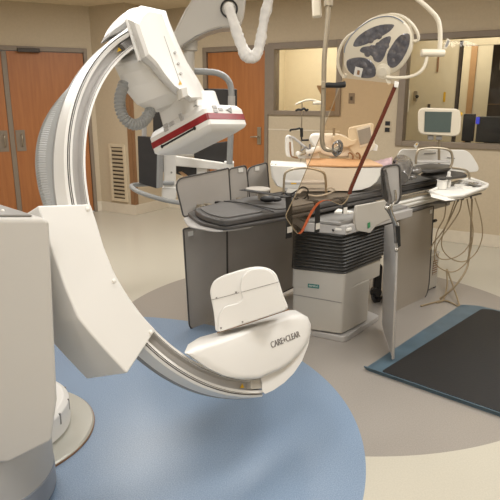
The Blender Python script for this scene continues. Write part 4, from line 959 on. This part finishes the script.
part('loose_wrap', ball(at(409, 177, 4.2), .045, 8, (1.3, 1, .5)), 'wrap', cu, smooth=80)
pkp = []
rnd = random.Random(9)
for i in range(9):
    r_ = []
    for j in range(13):
        u = 366 + 26 * j / 12; c = 167.5 - 5.5 * (j / 12); hgt = 4.5 * math.sin(PI * i / 8)
        r_.append(at(u, c - hgt + rnd.uniform(-.8, .8) * (0 < i < 8) + (3 if i in (0, 8) else 0), 4.22 + .05 * i / 8 * 4))
    pkp.append(r_)
vs = [p for r_ in pkp for p in r_]; fs = [(i * 13 + j, i * 13 + j + 1, (i + 1) * 13 + j + 1, (i + 1) * 13 + j) for i in range(8) for j in range(12)]
pk = part('pink_cloth', (vs, fs), 'pink', smooth=70); tag(pk, 'crumpled pale pink cloth lying right of the tan lid', 'cloth')
pk.modifiers.new('solid', 'SOLIDIFY').thickness = .02
# --- accessory tray on the rail
tz = .893
tp = [flo(u, v, tz) for u, v in ((429.5, 192), (440, 187), (452, 183.5), (470, 178.5), (487.5, 184.5), (486.5, 187), (462, 196), (447, 196.5))]
tray = thing('accessory_tray', 'white moulded accessory tray on the rail at the right end of the table', 'tray', sum(tp, V()) / len(tp))
part('tray_base', slab(roundpoly([p - Z * .022 for p in tp], .015), (0, 0, .016)), 'white_matte', tray, bevel=.006)
tl = roundpoly(tp, .02)
part('tray_rim', tube([p + Z * .002 for p in tl], .012, 8, True), 'white_matte', tray)
c = sum(tp, V()) / len(tp)
part('tray_skirt', slab([flo(430, 192, tz - .005), flo(447, 196.5, tz - .005), flo(458, 196, tz - .005), flo(458, 196, tz - .005) - Z * .03, flo(446, 201, tz), flo(431, 197, tz)], E2 * .03), 'white_matte', tray, bevel=.004)
for u, v, w_ in ((459, 187, .035), (467, 189, .035), (475, 186, .035), (468, 183.5, .035)):
    part('divider', box((-w_, w_), (-.004, .004), (0, .022), O=flo(u, v, tz - .006), ax=E1, ay=E2), 'white_matte', tray, bevel=.002)
part('tray_arm', slab([flo(424, 190, tz - .02), flo(436, 196, tz - .02), flo(436, 196, tz - .05), flo(424, 190, tz - .05)], E2 * .03), 'steel', tray, bevel=.005)
part('hook_rail', tube([at(433, 203, 4.15), at(445, 202.5, 4.15), at(458, 199, 4.2), at(470, 196, 4.3), at(481, 193.5, 4.35)], .008, 8), 'line_dark', tray)
for u, v in ((446, 202), (458, 199), (463, 197.5), (471, 196)): part('hook', cyl(at(u, v - 4, 4.2), at(u, v + 2.5, 4.2), .008, 8), 'line_dark', tray)
def jar(nm, u, v, r, h, lab, cat, m='tag', cap=None):
    p = flo(u, v, tz - .004)
    t = thing(nm, lab, cat, p)
    part('body', lathe([(r * .9, 0), (r, .004), (r, h * .9), (r * .95, h)], p, Z, 24), m, t, smooth=40)
    if cap: part('cap', lathe([(r * cap, h), (r * cap, h + .03), (r * cap * .8, h + .034)], p, Z, 20), m, t)
    else: part('rim', lathe([(r * 1.08, h * .9), (r * 1.1, h * .93), (r * 1.08, h)], p, Z, 24), m, t)
jar('plastic_pot', 441.5, 189, .036, .07, 'short white pot standing at the left of the accessory tray', 'pot')
jar('squeeze_bottle', 447.8, 187, .021, .085, 'slim white bottle standing behind the short pot', 'bottle', 'tag', .6)
jar('tray_cup', 461, 184.5, .02, .03, 'tiny white cup lying near the middle of the accessory tray', 'cup')
gl = thing('probe_cradle', 'pale grey rounded cradle at the back right of the accessory tray', 'cradle', flo(474, 183, tz))
part('shell', ball(flo(474, 184, tz + .01), .05, 10, (1.3, .8, .35), E1, E2, Z), 'light_grey', gl)
part('dish', ball(flo(473, 183.2, tz + .024), .035, 8, (1.2, .8, .2), E1, E2, Z), 'steel', gl)
# --- hanging leads
def lead_wire(pts, lab, r=.0045, Y=4.2):
    g = [at(p[0], p[1], p[2] if len(p) > 2 else Y) for p in pts]
    tag(part('hanging_lead', tube(spline(g, 7), r, 8), 'wire'), lab, 'cable', 'leads hanging from the accessory tray')
lead_wire([(458, 200), (452, 214), (446, 226), (440, 235), (434, 242), (430, 250)], 'thin brown lead slanting down from the tray to the grey panel, leftmost of the leads', .005)
lead_wire([(462, 199), (459, 212), (450, 226), (441, 238), (436, 249), (438, 257), (446, 259.5), (458, 256), (467, 248), (473, 236)], 'brown lead whose small loop hangs innermost under the tray')
lead_wire([(446, 203), (444, 218), (437, 232), (434.5, 250), (436, 264), (446, 271), (456, 271), (466, 263), (468.5, 256)], 'brown lead with the lowest deep loop at the left under the tray')
lead_wire([(455, 201), (447.5, 222), (442, 238), (443, 250), (452, 259), (464, 261.5), (475, 254), (481, 242), (482.5, 230), (480, 214), (475, 198)], 'brown lead making the widest loop to the right under the tray')
lead_wire([(472, 199, 4.25), (471.5, 215, 4.25), (471, 232, 4.25), (470, 246, 4.25), (467.5, 266, 4.2), (460, 280, 4.15), (450, 291, 4.15), (440, 299, 4.2)], 'thick brown lead dropping straight from the tray to the floor', .008)
lead_wire([(467, 199), (470, 214), (473, 228), (472, 243), (469, 256)], 'brown lead joining the straight drop from its left', .005)
fl_ = [flo(u, v, .008) for u, v in ((421, 306), (432, 303), (444, 300.5), (452, 303), (459, 305.5), (455, 298), (449, 288), (445.5, 283), (446.5, 292), (443, 300), (436, 302.5))]
fl_[5].z = .05; fl_[6].z = .10; fl_[7].z = .13; fl_[8].z = .07
tag(part('floor_lead', tube(spline(fl_, 7), .007, 8), 'wire'), 'brown lead looped up off the floor beside the mat corner', 'cable')
# ================================================================== LIGHT AND CAMERA
def area(loc, sx, sy, w, col=(1, 1, .985), rot=(0, 0, 0)):
    l = bpy.data.lights.new('unseen_ceiling_light', 'AREA'); l.shape = 'RECTANGLE'; l.size = sx; l.size_y = sy; l.energy = w; l.color = col
    o = bpy.data.objects.new('unseen_ceiling_light', l); COL.objects.link(o); o.location = loc; o.rotation_euler = rot
    return o
RZ = -math.radians(31.3)
for x, y, w in ((-.55, 2.55, 30), (1.35, 2.5, 36), (-2.6, 4.3, 50), (.1, 4.9, 40), (2.5, 3.5, 38), (-1.3, 6.2, 30), (-.2, .2, 36), (-2.8, 1.0, 26), (1.2, -1.0, 42), (-1.6, -1.2, 26)):  # no fixture in view; farthest lamp and one behind the camera added as fill
    area((x, y, CH - .02), .6, 1.2, w, rot=(0, 0, RZ))
area(R(-3.4, 7.3, CH - .05), 1.2, .6, 34, (1, .97, .88), (0, 0, RZ))
area(R(-1.2, 6.95, CH - .05), 1.2, .3, 16, (1, .95, .84), (0, 0, RZ))
area(R(-1.75, 8.55, CH - .05), .8, .5, 20, (1, .95, .84), (0, 0, RZ))
w = bpy.data.worlds.new('world'); SC.world = w; w.use_nodes = True
w.node_tree.nodes['Background'].inputs[0].default_value = (.9, .88, .84, 1); w.node_tree.nodes['Background'].inputs[1].default_value = .5
cam = bpy.data.cameras.new('camera'); co = bpy.data.objects.new('camera', cam); COL.objects.link(co)
co.location = EYE; co.rotation_euler = (PI / 2 - PITCH, 0, 0)
cam.sensor_fit = 'HORIZONTAL'; cam.sensor_width = 36; cam.lens = 36 * F / 500; cam.clip_start = .05
SC.camera = co
SC.view_settings.view_transform = 'Standard'; SC.view_settings.look = 'None'; SC.view_settings.gamma = 1; SC.view_settings.use_curve_mapping = False
SC.view_settings.exposure = -0.2
